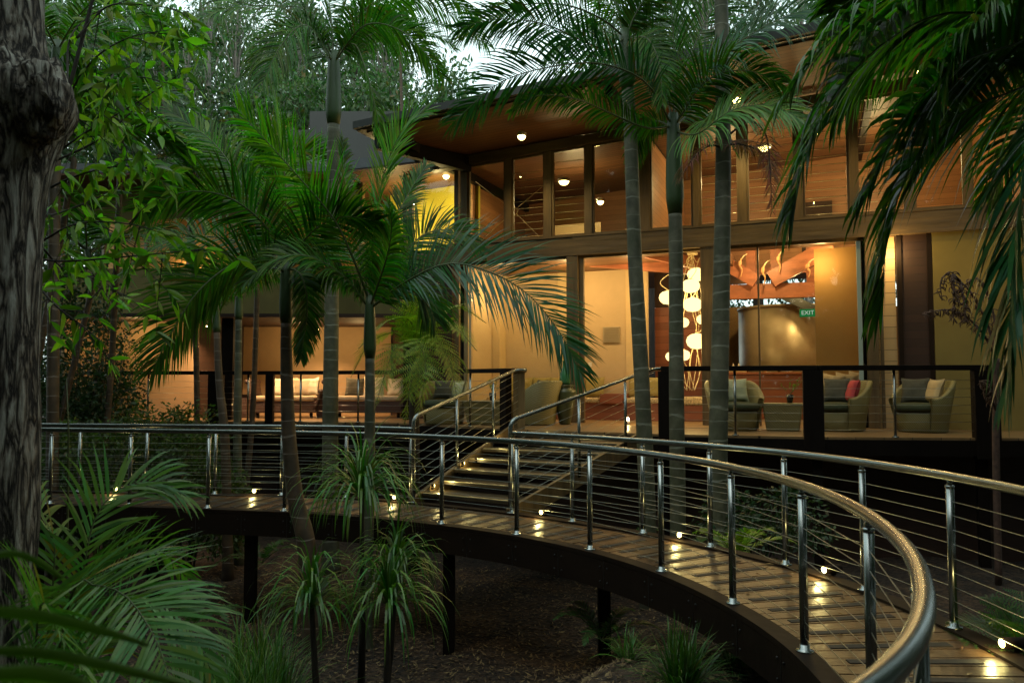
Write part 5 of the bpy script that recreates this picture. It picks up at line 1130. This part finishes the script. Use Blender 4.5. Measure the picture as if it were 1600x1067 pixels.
# ---------------------------------------------------------------- gum tree with burl and leafy twigs
gum = thing('gum_tree', 'old gum tree with rough grey bark and a round burl at the left edge', 'tree', Vector((-2.42, 3.6, -1.0)))
def gum_trunk():
    mb = MB(); n = 44; rows = []; D = 3.6
    prof = [(-130, -5, 62), (-40, 0, 62), (40, 3, 60), (90, 6, 64), (115, 12, 74), (140, 20, 84), (165, 24, 84), (190, 20, 78), (215, 12, 72), (250, 5, 66), (300, 0, 62), (360, -4, 62), (450, -6, 62), (550, -6, 60), (650, -8, 60), (750, -8, 58), (850, -8, 56), (930, -8, 52), (1000, -8, 50), (1100, -8, 54), (1250, -8, 66), (1400, -8, 84)]
    P = spline([Vector(p) for p in prof], 5)
    for q in P:
        c = at(q.y, q.x, D); r = q.z/FPX*D; rows.append((c, r))
    vs = []
    for c, r in rows:
        for j in range(n):
            a = 2*pi*j/n; p = Vector((cos(a), sin(a), 0))
            d = .10*noise.noise(Vector((cos(a)*3, sin(a)*3, c.z*.9)))+.07*noise.noise(Vector((cos(a)*9, sin(a)*9, c.z*1.3)))+.035*noise.noise(Vector((cos(a)*20, sin(a)*20, c.z*3)))
            vs.append(c+p*r*(1+d))
    fs = [(i*n+j, (i+1)*n+j, (i+1)*n+(j+1) % n, i*n+(j+1) % n) for i in range(len(rows)-1) for j in range(n)]
    mb.add(vs, fs, 0, True); mb.build('trunk', 'bark', gum, world=True)
    # burl: knobbly swelling
    c = at(62, 158, 3.5); vs = []; k = 22
    for i in range(k+1):
        for j in range(30):
            th = pi*i/k; ph = 2*pi*j/30; d = Vector((sin(th)*cos(ph), sin(th)*sin(ph), cos(th)))
            rr = 1+.22*noise.noise(d*2.2)+.12*noise.noise(d*6)+.06*noise.noise(d*14); vs.append(c+Vector((d.x*.125, d.y*.13, d.z*.21))*rr)
    mb = MB(); mb.add(vs, [(i*30+j, (i+1)*30+j, (i+1)*30+(j+1) % 30, i*30+(j+1) % 30) for i in range(k) for j in range(30)], 0, True); mb.build('burl', 'bark', gum, world=True)
gum_trunk()
def gum_leaf(mb, p, d, L, W, rnd):
    d = d.normalized(); s = d.cross(Vector((rnd.uniform(-1, 1), rnd.uniform(-1, 1), rnd.uniform(-.3, .3)))).normalized(); nn = s.cross(d)
    pr = (0, .75, 1, .8, .45, 0); vs = [p]; cur = rnd.uniform(-.12, .2)
    for k in range(1, 5):
        t = k/5; c = p+d*L*t+nn*cur*L*t*t+Vector((0, 0, -.12*L*t*t)); w_ = W*pr[k]*.5
        vs += [c-s*w_+nn*w_*.35, c, c+s*w_+nn*w_*.35]
    vs.append(p+d*L+nn*cur*L+Vector((0, 0, -.15*L)))
    fs = [(0, 2, 1), (0, 3, 2)]
    for k in range(3): q = 1+3*k; fs += [(q, q+1, q+4, q+3), (q+1, q+2, q+5, q+4)]
    fs += [(10, 11, 13), (11, 12, 13)]
    mb.add(vs, fs, 0, True)
def twig(root, ctrl, nleaf, seed, L=(.07, .135), spread=.16, sub=5):
    rnd = random.Random(seed); pts, LL = resample(spline([at(*c) for c in ctrl], 8), 30)
    mb = MB(); mb.tube(pts, [.008*(1-.75*i/30) for i in range(31)], 5, 1)
    tips = []
    for k in range(sub):
        i = int(8+22*k/sub)+rnd.randint(-1, 1); p = pts[min(29, i)]; d = Vector((rnd.uniform(-.4, 1), rnd.uniform(-.6, .6), rnd.uniform(-.8, .5))).normalized()
        q = [p+d*spread*2.2*t+Vector((0, 0, -.12*t*t)) for t in (0, .33, .66, 1)]; mb.tube(q, [.004, .003, .002, .0015], 4, 1); tips.append(q)
    for j in range(nleaf):
        if rnd.random() < .45: p = pts[rnd.randint(8, 30)]
        else: q = rnd.choice(tips); p = q[rnd.randint(1, 3)].lerp(q[rnd.randint(1, 3)], rnd.random())
        d = Vector((rnd.uniform(-.5, .9), rnd.uniform(-.7, .7), rnd.uniform(-1.2, .25))); l = rnd.uniform(*L)
        gum_leaf(mb, p, d, l, l*rnd.uniform(.24, .36), rnd)
    mb.build('leafy_branch', ['gumleaf', 'darkbark'], root, world=True)
sap = thing('sapling', 'leafy bright green sapling whose twigs spread beside the gum trunk', 'tree', gpt(-30, 4.6, 0))
mb = MB(); tp = [gpt(-30, 4.6, 0), at(10, 800, 4.6), at(50, 450, 4.6), at(72, 260, 4.6), at(110, 130, 4.6), at(150, -20, 4.7)]; mb.tube(spline(tp, 8), [.022-.0003*i for i in range(41)], 8); mb.build('stem', 'darkbark', sap, world=True)
TW = [([(75, 250, 4.6), (130, 210, 4.5), (215, 160, 4.4), (290, 110, 4.3)], 46), ([(80, 255, 4.6), (160, 215, 4.7), (240, 150, 4.8), (320, 140, 4.9)], 46), ([(90, 180, 4.6), (140, 100, 4.5), (200, 60, 4.4), (280, 45, 4.3)], 50),
      ([(105, 130, 4.6), (110, 60, 4.8), (150, 20, 5.0), (230, -10, 5)], 40), ([(65, 300, 4.6), (120, 275, 4.5), (190, 260, 4.4), (270, 270, 4.3)], 50), ([(60, 340, 4.6), (100, 330, 4.8), (170, 300, 5), (240, 250, 5.2)], 40),
      ([(55, 405, 4.6), (110, 408, 4.4), (210, 400, 4.3), (300, 392, 4.2), (350, 395, 4.2)], 44), ([(52, 440, 4.6), (90, 480, 4.5), (130, 510, 4.4), (165, 540, 4.3)], 13), ([(60, 380, 4.6), (120, 350, 4.3), (200, 350, 4.2), (270, 370, 4.1)], 36),
      ([(120, 60, 4.6), (170, 10, 4.7), (240, 10, 4.8), (300, 20, 4.9)], 34), ([(60, 380, 4.6), (100, 420, 4.9), (160, 440, 5.2), (210, 480, 5.3)], 26), ([(85, 230, 4.6), (120, 160, 4.3), (170, 120, 4.2), (215, 100, 4.1)], 30)]
for i, (c, nl) in enumerate(TW): twig(sap, c, int(nl*2.0), 60+i)

b_ = gpt(106, 5.2, 0); rd = thing('reed_stalk', 'single thin pale green reed standing upright before the railing at left', 'reed', b_)
mb = MB(); mb.tube([b_, at(106, 800, 5.2), at(107, 680, 5.2), at(104, 590, 5.2)], [.008, .007, .006, .002], 6); mb.build('stalk', 'rachis', rd, world=True)
# ---------------------------------------------------------------- strap-leaved heads, grasses, ferns
def strap_into(mb, c, L, n, wid, rnd, elev=(10, 85), droop=1.1, segs=6, az=(0, 2*pi)):
    for _ in range(n):
        a = rnd.uniform(*az); e = radians(rnd.uniform(*elev)); d = Vector((cos(a)*cos(e), sin(a)*cos(e), sin(e))); s = Vector((-sin(a), cos(a), 0)); l = L*rnd.uniform(.7, 1.1); p = c.copy(); vs = []
        dr = droop*rnd.uniform(.5, 1.3)
        for k in range(segs+1):
            wk = wid*.5*(.6, 1, 1, .9, .7, .45, 0)[min(6, int(k*6/segs))]
            if k == segs: vs.append(p.copy())
            else: vs += [p-s*wk, p+s*wk]
            p = p+d*(l/segs); d = (d+Vector((0, 0, -dr*(.25+.2*k)/segs*2))).normalized()
        mb.add(vs, [(2*k, 2*k+1, 2*k+3, 2*k+2) for k in range(segs-1)]+[(2*segs-2, 2*segs-1, 2*segs)])
sp = thing('spiky_plant', 'clump of spiky strap-leaved plants on bare stems below the boardwalk, left of centre', 'plant', gpt(575, 7.0, 0))
for i, (px, py, D, L, n) in enumerate(((565, 778, 7.2, .82, 100), (487, 950, 6.6, .7, 85), (607, 945, 6.7, .75, 80), (620, 885, 7.0, .6, 60))):
    c = at(px, py, D); rnd = random.Random(70+i); b = gpt(px+(0, 10, -10, -25)[i], D)
    if c.z < b.z+.1: b.z = c.z-.2
    mb = MB(); mb.tube([b, b.lerp(c, .5)+Vector((.02, 0, 0)), c], [.04, .03, .022], 8); mb.build('stem', 'darkbark', sp, world=True)
    mb = MB(); strap_into(mb, c, L*1.1, int(n*1.5), .021, rnd, (20, 88), 3.0, segs=7); mb.build('leaf_head', 'spiky', sp, world=True)
def tuft(label, px, py, D, L, n, m='grassy', wid=.012, name='grass_tuft', z=None, elev=(25, 88), droop=1.0):
    c = at(px, py, D); c.z = ground_z(c.x, D)-.02 if z is None else z
    mb = MB(); rnd = random.Random(int(px)); 
    for q in range(max(1, n//25)): strap_into(mb, c+Vector((rnd.uniform(-.12, .12), rnd.uniform(-.12, .12), 0))*L*1.5, L, 25, wid, rnd, elev, droop)
    mb.v = [(x-c.x, y-c.y, zz-c.z) for x, y, zz in mb.v]; o = mb.build(name, m); o.location = c
    tag(o, label, 'plant', 'grassy tufts below the boardwalk'); return o
tuft('bright green grassy clump at the bottom, in front of the boardwalk fascia', 1068, 1040, 5.5, .5, 320)
tuft('thin grass beside the bright clump, under the boardwalk', 1150, 1030, 6.1, .4, 100, 'spiky', .008)
tuft('sparse pale grass at the bottom just left of the bright clump', 985, 1055, 6.2, .32, 90, 'spiky', .008)
for i, (px, D, L) in enumerate(((385, 6.4, .95), (330, 6.6, .9), (425, 6.9, .95), (300, 7.2, .8), (395, 7.6, .9), (350, 5.9, .8), (440, 6.2, .7))):
    tuft('long wispy grass clump at lower left, %s' % ['largest and lowest in front', 'just behind the big frond tip', 'nearest the leaning trunk base', 'hidden deepest behind the big frond', 'highest at the back', 'close against the big frond', 'small and bottommost beside the spiky head'][i], px, 1000, D, L, 200, 'spiky', .012, elev=(45, 88), droop=.9)
tuft('strappy clump behind the railing beside the path lamp', 1340, 900, 6.6, .6, 200, 'grassy', .02, elev=(35, 88)); tuft('strappy clump between two steel posts right of the path lamp', 1400, 900, 6.3, .5, 150, 'grassy', .018, elev=(30, 88)); tuft('strappy clump just left of the path lamp under the steel cables', 1300, 890, 7.1, .5, 130, 'spiky', .016, elev=(30, 88))
def fern_into(mb, ctrl, n=22, L=.32, rnd=None, sub=12, droop=.25, wid=.02):
    """twice-divided fern leaf"""
    pts, LL = resample(spline(ctrl, 8), n*2); mb.tube(pts[::3]+[pts[-1]], .006, 4, 1); S = None
    for i in range(3, n*2):
        if i % 2 and n > 26: pass
        s = i/(n*2); T = (pts[min(i+1, n*2)]-pts[i-1]).normalized(); S0 = T.cross(UPV)
        if S0.length < .12: S0 = S or Vector((1, 0, 0))
        S0 = S0.normalized(); S = S0; N = S.cross(T).normalized()
        ll = L*(sin(pi*min(1, s*.82+.18))**.8)*rnd.uniform(.9, 1.08)
        if i % 2: continue
        for sd in (-1, 1):
            a = radians(74-22*s)+rnd.gauss(0, .06); d = (T*cos(a)+S*sin(a)*sd+N*.1).normalized(); p = pts[i].copy(); step = ll/sub
            for k in range(sub):
                d = (d+Vector((0, 0, -droop/sub))).normalized(); p2 = p+d*step; wk = ll*.17*(1-k/sub)**.7+.004; c = d.cross(N).normalized()
                for e in (-1, 1):
                    tip = p+d*step*.9+c*e*wk; mb.add([p, p+d*step*.75, tip], [(0, 1, 2) if e > 0 else (0, 2, 1)])
                p = p2
def fern_plant(name, label, base, fr, mt, rnd, cat='fern', n=20, L=.3, group=None, trunk=None):
    root = thing(name, label, cat, base, 0, group)
    if trunk: mb = MB(); mb.tube(trunk, [.11, .09, .08], 10); mb.build('trunk', 'darkbark', root, world=True)
    for c in fr: mb = MB(); fern_into(mb, c, n, L, rnd); mb.build('frond', [mt, 'rachis'], root, world=True)
rnd = random.Random(8); ft = at(648, 545, 12.6)
b = Vector((ft.x, 12.6, ground_z(ft.x, 12.6)))
fl = [[ft, at(680, 500, 12.3), at(715, 515, 12.0), at(745, 548, 11.8)], [ft, at(672, 520, 12.2), at(700, 560, 12.0), at(715, 625, 11.9)], [ft, at(640, 500, 12.2), at(600, 505, 12.0), at(560, 545, 11.8)],
      [ft, at(655, 530, 12.0), at(665, 580, 11.8), at(650, 660, 11.7)], [ft, at(620, 540, 12.1), at(600, 590, 11.9), at(585, 640, 11.8)], [ft, at(650, 490, 12.4), at(662, 455, 12.3), at(690, 450, 12.2)], [ft, at(640, 490, 12.5), at(620, 460, 12.5), at(590, 470, 12.4)],
      [ft, at(690, 490, 12.8), at(720, 480, 13), at(760, 505, 13.1)], [ft, at(650, 560, 12.0), at(640, 610, 11.8), at(632, 665, 11.8)], [ft, at(690, 540, 12.4), at(725, 570, 12.4), at(728, 600, 12.4)], [ft, at(615, 520, 12.6), at(575, 540, 12.7), at(548, 590, 12.7)]]
fern_plant('tree_fern', 'yellow green tree fern lit from the lounge, left of the stair handrail', b, fl, 'fern', rnd, 'tree fern', 26, .42, trunk=[b, b.lerp(ft, .5), ft])
def rosette(name, label, px, py, D, nf, L, mt, Lm, cat='fern', kind='frond', seed=1, z=None, elev=(25, 60), wid=.014, group='low ferns and cycads', azr=(0, 360), sag=1.0):
    rnd = random.Random(seed); c = at(px, py, D); c.z = ground_z(c.x, D)+.05 if z is None else z
    root = thing(name, label, cat, c.copy(), 0, group)
    for k in range(nf):
        az = azr[0]+(azr[1]-azr[0])*(k+rnd.uniform(-.3, .3))/nf; ct = az_frond(c, radians(az), rnd.uniform(*elev), L*rnd.uniform(.8, 1.1), sag)
        mb = MB()
        if kind == 'frond': frond_into(mb, ct, Lm, 40, wid, .15, rnd=rnd, segs=3, rr=.006, start=.18, taper=.8, lift=.05)
        else: fern_into(mb, ct, 16, Lm, rnd, 9)
        mb.build('frond', [mt, 'rachis'], root, world=True)
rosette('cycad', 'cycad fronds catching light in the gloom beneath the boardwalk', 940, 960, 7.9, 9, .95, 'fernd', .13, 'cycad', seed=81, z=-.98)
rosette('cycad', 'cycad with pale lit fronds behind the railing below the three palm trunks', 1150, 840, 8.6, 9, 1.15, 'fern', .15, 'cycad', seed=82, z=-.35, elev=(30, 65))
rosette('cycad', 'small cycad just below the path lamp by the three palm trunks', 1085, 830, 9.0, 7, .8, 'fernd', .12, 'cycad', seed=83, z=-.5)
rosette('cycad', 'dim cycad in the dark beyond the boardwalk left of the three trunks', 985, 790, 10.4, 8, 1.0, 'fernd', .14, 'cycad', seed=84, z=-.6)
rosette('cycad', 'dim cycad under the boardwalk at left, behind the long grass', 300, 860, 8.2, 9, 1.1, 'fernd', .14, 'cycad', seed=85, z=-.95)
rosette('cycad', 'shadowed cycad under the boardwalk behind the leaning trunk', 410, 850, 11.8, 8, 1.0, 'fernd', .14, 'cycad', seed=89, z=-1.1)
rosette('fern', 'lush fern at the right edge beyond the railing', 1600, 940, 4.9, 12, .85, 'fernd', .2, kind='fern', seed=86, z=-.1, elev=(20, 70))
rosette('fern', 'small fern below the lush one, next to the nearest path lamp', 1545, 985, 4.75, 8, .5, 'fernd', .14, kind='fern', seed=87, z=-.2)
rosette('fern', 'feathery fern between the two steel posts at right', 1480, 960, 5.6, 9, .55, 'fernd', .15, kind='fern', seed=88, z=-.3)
rosette('fern', 'tiny fern left of the stairs foot by the railing', 632, 760, 10.9, 6, .5, 'fern', .12, kind='fern', seed=90, z=-.25)
# withered fern stalks at the terrace corner
dd = thing('withered_plant', 'withered brown curled fern stalks beside the right post of the terrace railing', 'plant', gpt(1560, 10.2, 0))
g0 = gpt(1560, 10.2, 0); tk = [g0, at(1556, 690, 10.2), at(1558, 620, 10.2), at(1556, 560, 10.2)]
mb = MB(); mb.tube(spline(tk, 8), .045, 8); mb.build('trunk', 'deadstalk', dd, world=True)
rnd = random.Random(4)
for ct in ([(1556, 560, 10.2), (1535, 520, 10.1), (1505, 492, 10), (1475, 484, 9.9), (1440, 492, 9.8)], [(1557, 555, 10.2), (1540, 500, 10.2), (1515, 455, 10.1), (1500, 440, 10.1), (1485, 425, 10.0), (1470, 440, 10), (1472, 470, 10)], [(1557, 550, 10.2), (1552, 490, 10.3), (1535, 445, 10.3), (1522, 435, 10.3), (1508, 445, 10.3)], [(1500, 440, 10.1), (1488, 430, 10), (1491, 460, 9.9), (1490, 500, 9.9)], [(1500, 440, 10.1), (1503, 455, 10), (1508, 480, 9.9), (1506, 505, 9.9)], [(1556, 640, 10.1), (1540, 600, 10.0), (1530, 595, 10)]):
    P, _ = resample(spline([at(*c) for c in ct], 8), 34); mb = MB(); mb.tube(P, [.02-.0004*i for i in range(35)], 6)
    for i in range(6, 34):
        for s_ in (-1, 1):
            p = P[i]; q = [p]; a = Vector((rnd.uniform(-.5, .5), s_*rnd.uniform(.4, 1), rnd.uniform(-.2, .4)))
            for k in range(5): q.append(q[-1]+a.normalized()*.028); a = a+Vector((rnd.uniform(-.4, .4), -s_*.45, -.35))
            mb.tube(q, [.006, .006, .007, .008, .006, .002], 4)
    mb.build('curled_stalk', 'deadstalk', dd, world=True)

# ---------------------------------------------------------------- shrubs
def leafcloud(mb, c, r, n, l, rnd, shell=.55, m=0, wr=.45):
    for _ in range(n):
        d = Vector((rnd.gauss(0, 1), rnd.gauss(0, 1), rnd.gauss(0, 1))).normalized(); k = rnd.uniform(shell, 1.0)**.7
        p = c+Vector((d.x*r[0], d.y*r[1], d.z*r[2]))*k
        t = (d+Vector((rnd.uniform(-1, 1), rnd.uniform(-1, 1), rnd.uniform(-1.2, .5)))).normalized(); s = t.cross(Vector((rnd.uniform(-1, 1), rnd.uniform(-1, 1), rnd.uniform(-1, 1)))).normalized(); L = l*rnd.uniform(.6, 1.3)
        mb.add([p, p+t*L*.45+s*L*wr*.5, p+t*L, p+t*L*.45-s*L*wr*.5], [(0, 1, 2, 3)], m)
def shrub(label, px, D, top_py, w, seed, m='shrub', l=.085, n=8000, group='bushy shrubs'):
    rnd = random.Random(seed); c = at(px, top_py, D); zb = ground_z(c.x, D); h = c.z-zb
    root = thing('shrub', label, 'shrub', (c.x, D, zb), 0, group); mb = MB()
    K = 16
    for k in range(K):
        fx = rnd.uniform(-1, 1); z = rnd.uniform(.12, .86)*h; q = Vector((c.x+fx*w*.5*(1-.4*(z/h)), D+rnd.uniform(-.4, .4), zb+z))
        leafcloud(mb, q, (w*.26, .4, h*.17), n//K, l, rnd, .3)
    for k in range(5): leafcloud(mb, Vector((c.x+rnd.uniform(-.3, .3)*w, D, c.z-h*.1)), (w*.12, .15, h*.1), 60, l, rnd, .2)
    mb.build('foliage', m, root, world=True)
    mb = MB()
    for k in range(7):
        a = Vector((c.x+rnd.uniform(-.1, .1), D, zb-.05)); e = Vector((c.x+rnd.uniform(-.4, .4)*w, D+rnd.uniform(-.3, .3), zb+h*rnd.uniform(.6, .9))); mb.tube([a, a.lerp(e, .5)+Vector((.05, 0, .05)), e], [.02, .014, .005], 5)
    mb.build('stems', 'darkbark', root, world=True)
shrub('rounded shrub in front of the brown lounge wall', 245, 13.2, 625, 2.4, 91)
shrub('wide low shrub behind the railing at the far left', 140, 12.6, 655, 2.2, 92)
shrub('low dense shrub under the rounded one, right side', 300, 12.6, 668, 1.6, 93)
shrub('tall dark hedge-like shrub left of the lounge, top part beside the brown palm trunk', 95, 14.5, 400, 2.6, 94, 'forestd', .10, 11000)
shrub('tall dark shrub at the lounge corner, narrower than its neighbour', 150, 15.2, 470, 1.6, 95, 'forestd', .09, 8000)
shrub('dark shrub peeking beside the gum trunk at mid height', 55, 13.5, 520, 1.8, 96, 'forestd', .08, 7000)
shrub('low dark bush below the terrace behind the three trunks', 1180, 9.9, 760, 1.6, 97, 'forestd', .07, 4000)
# ---------------------------------------------------------------- background trees
TREES = {}
def tree_proto(kind, seed):
    rnd = random.Random(seed); lf = MB(); tr = MB()
    H = 10.0
    if kind == 'round':
        tr.tube([(0, 0, -.4), (.15, 0, 3), (-.1, .1, 6), (0, 0, 8)], [.26, .2, .14, .07], 8)
        for k in range(46):
            a = rnd.uniform(0, 6.28); e = rnd.uniform(-.5, 1.0); r = rnd.uniform(.35, 1); q = Vector((cos(a)*2.9*r*sqrt(max(.1, 1-e*e*.6)), sin(a)*2.9*r, 6.6+e*2.7))
            leafcloud(lf, q, (.85, .85, .55), 150, .20, rnd, .1)
            if k % 2 == 0: s = Vector((0, 0, rnd.uniform(3.2, 6))); tr.tube([s, s.lerp(q, .5)+Vector((0, 0, .2)), q], [.08, .05, .015], 5)
    elif kind == 'tall':
        tr.tube([(0, 0, -.4), (.1, 0, 4), (-.1, .1, 8), (.15, 0, 10.4)], [.17, .14, .09, .03], 8)
        for k in range(40):
            a = rnd.uniform(0, 6.28); z = rnd.uniform(4.6, 10.6); r = rnd.uniform(.2, 1)*1.5*(1-.35*abs(z-7.5)/3); q = Vector((cos(a)*r, sin(a)*r, z))
            leafcloud(lf, q, (.55, .55, .3), 75, .17, rnd, .1, wr=.3)
            s = Vector((0, 0, z-rnd.uniform(.6, 1.6))); tr.tube([s, s.lerp(q, .6)+Vector((0, 0, .1)), q], [.045, .03, .01], 5)
    else:
        tr.tube([(0, 0, -.4), (.1, 0, 3), (0, .1, 6)], [.2, .16, .08], 8)
        for k in range(60):
            a = rnd.uniform(0, 6.28); z = rnd.uniform(.8, 9.6); r = 2.0*sqrt(rnd.random())*(1-.45*(z/10)); q = Vector((cos(a)*r, sin(a)*r, z)); leafcloud(lf, q, (.8, .8, .6), 120, .16, rnd, .1)
    if kind == 'shade_canopy':  # near-opaque crown shaped to shut out sky light
        lf = MB()
        for k in range(90):
            a = rnd.uniform(0, 6.28); z = rnd.uniform(.6, 9.8); r = 2.9*sqrt(rnd.random()); leafcloud(lf, Vector((cos(a)*r, sin(a)*r, z)), (1, 1, .8), 60, .5, rnd, .1)
    return lf.mesh('crown', 'forest'), lf, tr.mesh('trunk', 'palebark' if kind == 'tall' else 'darkbark')
for k, sd in (('round', 1), ('round2', 2), ('tall', 3), ('tall2', 4), ('dense', 5), ('shade_canopy', 6)):
    me, lf, tr = tree_proto(k.rstrip('2'), sd); TREES[k] = (me, tr)
    if k == 'dense': me.materials[0] = M['forestd']
def tree(kind, x, y, H, wscale, label, rz=0, group='forest trees behind the house'):
    t = thing('forest_tree', label, 'tree', (x, y, ground_z(x, y)), rz, group); t.scale = (wscale, wscale, H/10.0)
    for nm, me in (('crown', TREES[kind][0]), ('trunk', TREES[kind][1])):
        o = bpy.data.objects.new(nm, me); COL.objects.link(o); o.parent = t
BT = [ # px, D, top py, width, kind
 (330, 30, 25, .9, 'tall'), (372, 33, 40, 1.0, 'tall2'), (412, 29, 70, .8, 'tall'), (250, 34, 60, 1.1, 'tall2'), (295, 38, 55, 1.3, 'tall'),
 (450, 29, 105, 1.0, 'round'), (560, 31, 95, 1.1, 'round2'), (650, 33, 90, 1.1, 'round'), (700, 30, 150, .8, 'round2'), (600, 36, 60, 1.2, 'tall2'),
 (205, 27, 60, 1.1, 'round2'), (120, 24, 10, 1.0, 'dense'), (60, 27, -60, 1.2, 'round'), (170, 31, -20, 1.2, 'dense'), (-40, 24, -80, 1.3, 'dense'), (280, 42, -30, 1.5, 'round'), (400, 44, 10, 1.5, 'round2'), (520, 43, -20, 1.6, 'round'), (620, 45, 40, 1.4, 'dense'), (180, 40, -60, 1.6, 'dense'), (350, 30, 120, 1.1, 'dense'), (500, 34, 60, 1.2, 'dense'), (235, 25, 170, .9, 'dense'),
 (385, 26, 215, .8, 'dense'), (320, 25, 200, .8, 'round2'), (470, 35, 40, 1.0, 'tall'),
 (800, 36, 165, .7, 'round'), (1010, 34, 10, 1.4, 'round2'), (1180, 33, -60, 1.4, 'dense'), (1320, 35, -60, 1.5, 'round'), (1480, 33, -80, 1.4, 'dense'), (1640, 30, -60, 1.4, 'round2'), (1100, 30, -20, 1.0, 'tall2'), (980, 38, -30, 1.3, 'dense'), (1090, 40, -90, 1.6, 'dense'), (1400, 40, -120, 1.8, 'dense'), (1250, 29, -30, 1.0, 'tall')]
rnd = random.Random(9)
wd = {'tall': 'thin open-crowned gum tree', 'tall2': 'thin open-crowned gum tree', 'round': 'broad leafy tree', 'round2': 'broad leafy tree', 'dense': 'dark dense tree'}
for i, (px, D, py, ws, k) in enumerate(BT):
    p = at(px, py, D); H = p.z-ground_z(p.x, D)
    tree(k, p.x, D, H, ws, '%s of the forest rising behind the %s' % (wd[k], 'gum tree and hedge at left' if px < 250 else 'left wing' if px < 460 else 'grey parapet' if px < 720 else 'main roof'), rnd.uniform(0, 6), 'forest trees behind the house, '+('left' if px < 720 else 'right'))
for i, (x, y, H, ws, k) in enumerate(((-13, 14, 12, 1.2, 'dense'), (-12, 8, 13, 1.3, 'shade_canopy'), (-10, 2, 13, 1.3, 'shade_canopy'), (11, 3, 13, 1.3, 'shade_canopy'), (13, 9, 13, 1.2, 'shade_canopy'), (-6, -6, 14, 1.5, 'shade_canopy'), (3, -8, 15, 1.6, 'shade_canopy'), (8.5, -4, 14, 1.5, 'shade_canopy'), (-1.5, -7, 15, 1.5, 'shade_canopy'), (-9.5, -2, 14, 1.4, 'shade_canopy'), (-14, 3, 15, 1.5, 'shade_canopy'), (13, -3, 15, 1.5, 'shade_canopy'), (-4.6, -1.5, 13, .9, 'round2'), (4.4, -1.5, 13, .9, 'round'), (9.5, 5, 14, 1.0, 'dense'))):  # unseen trees ringed around the camera, added to block sky light
    tree(k, x, y, H, ws, 'unseen tree added beside the boardwalk to block sky light', rnd.uniform(0, 6), 'unseen light-blocking trees around the boardwalk')
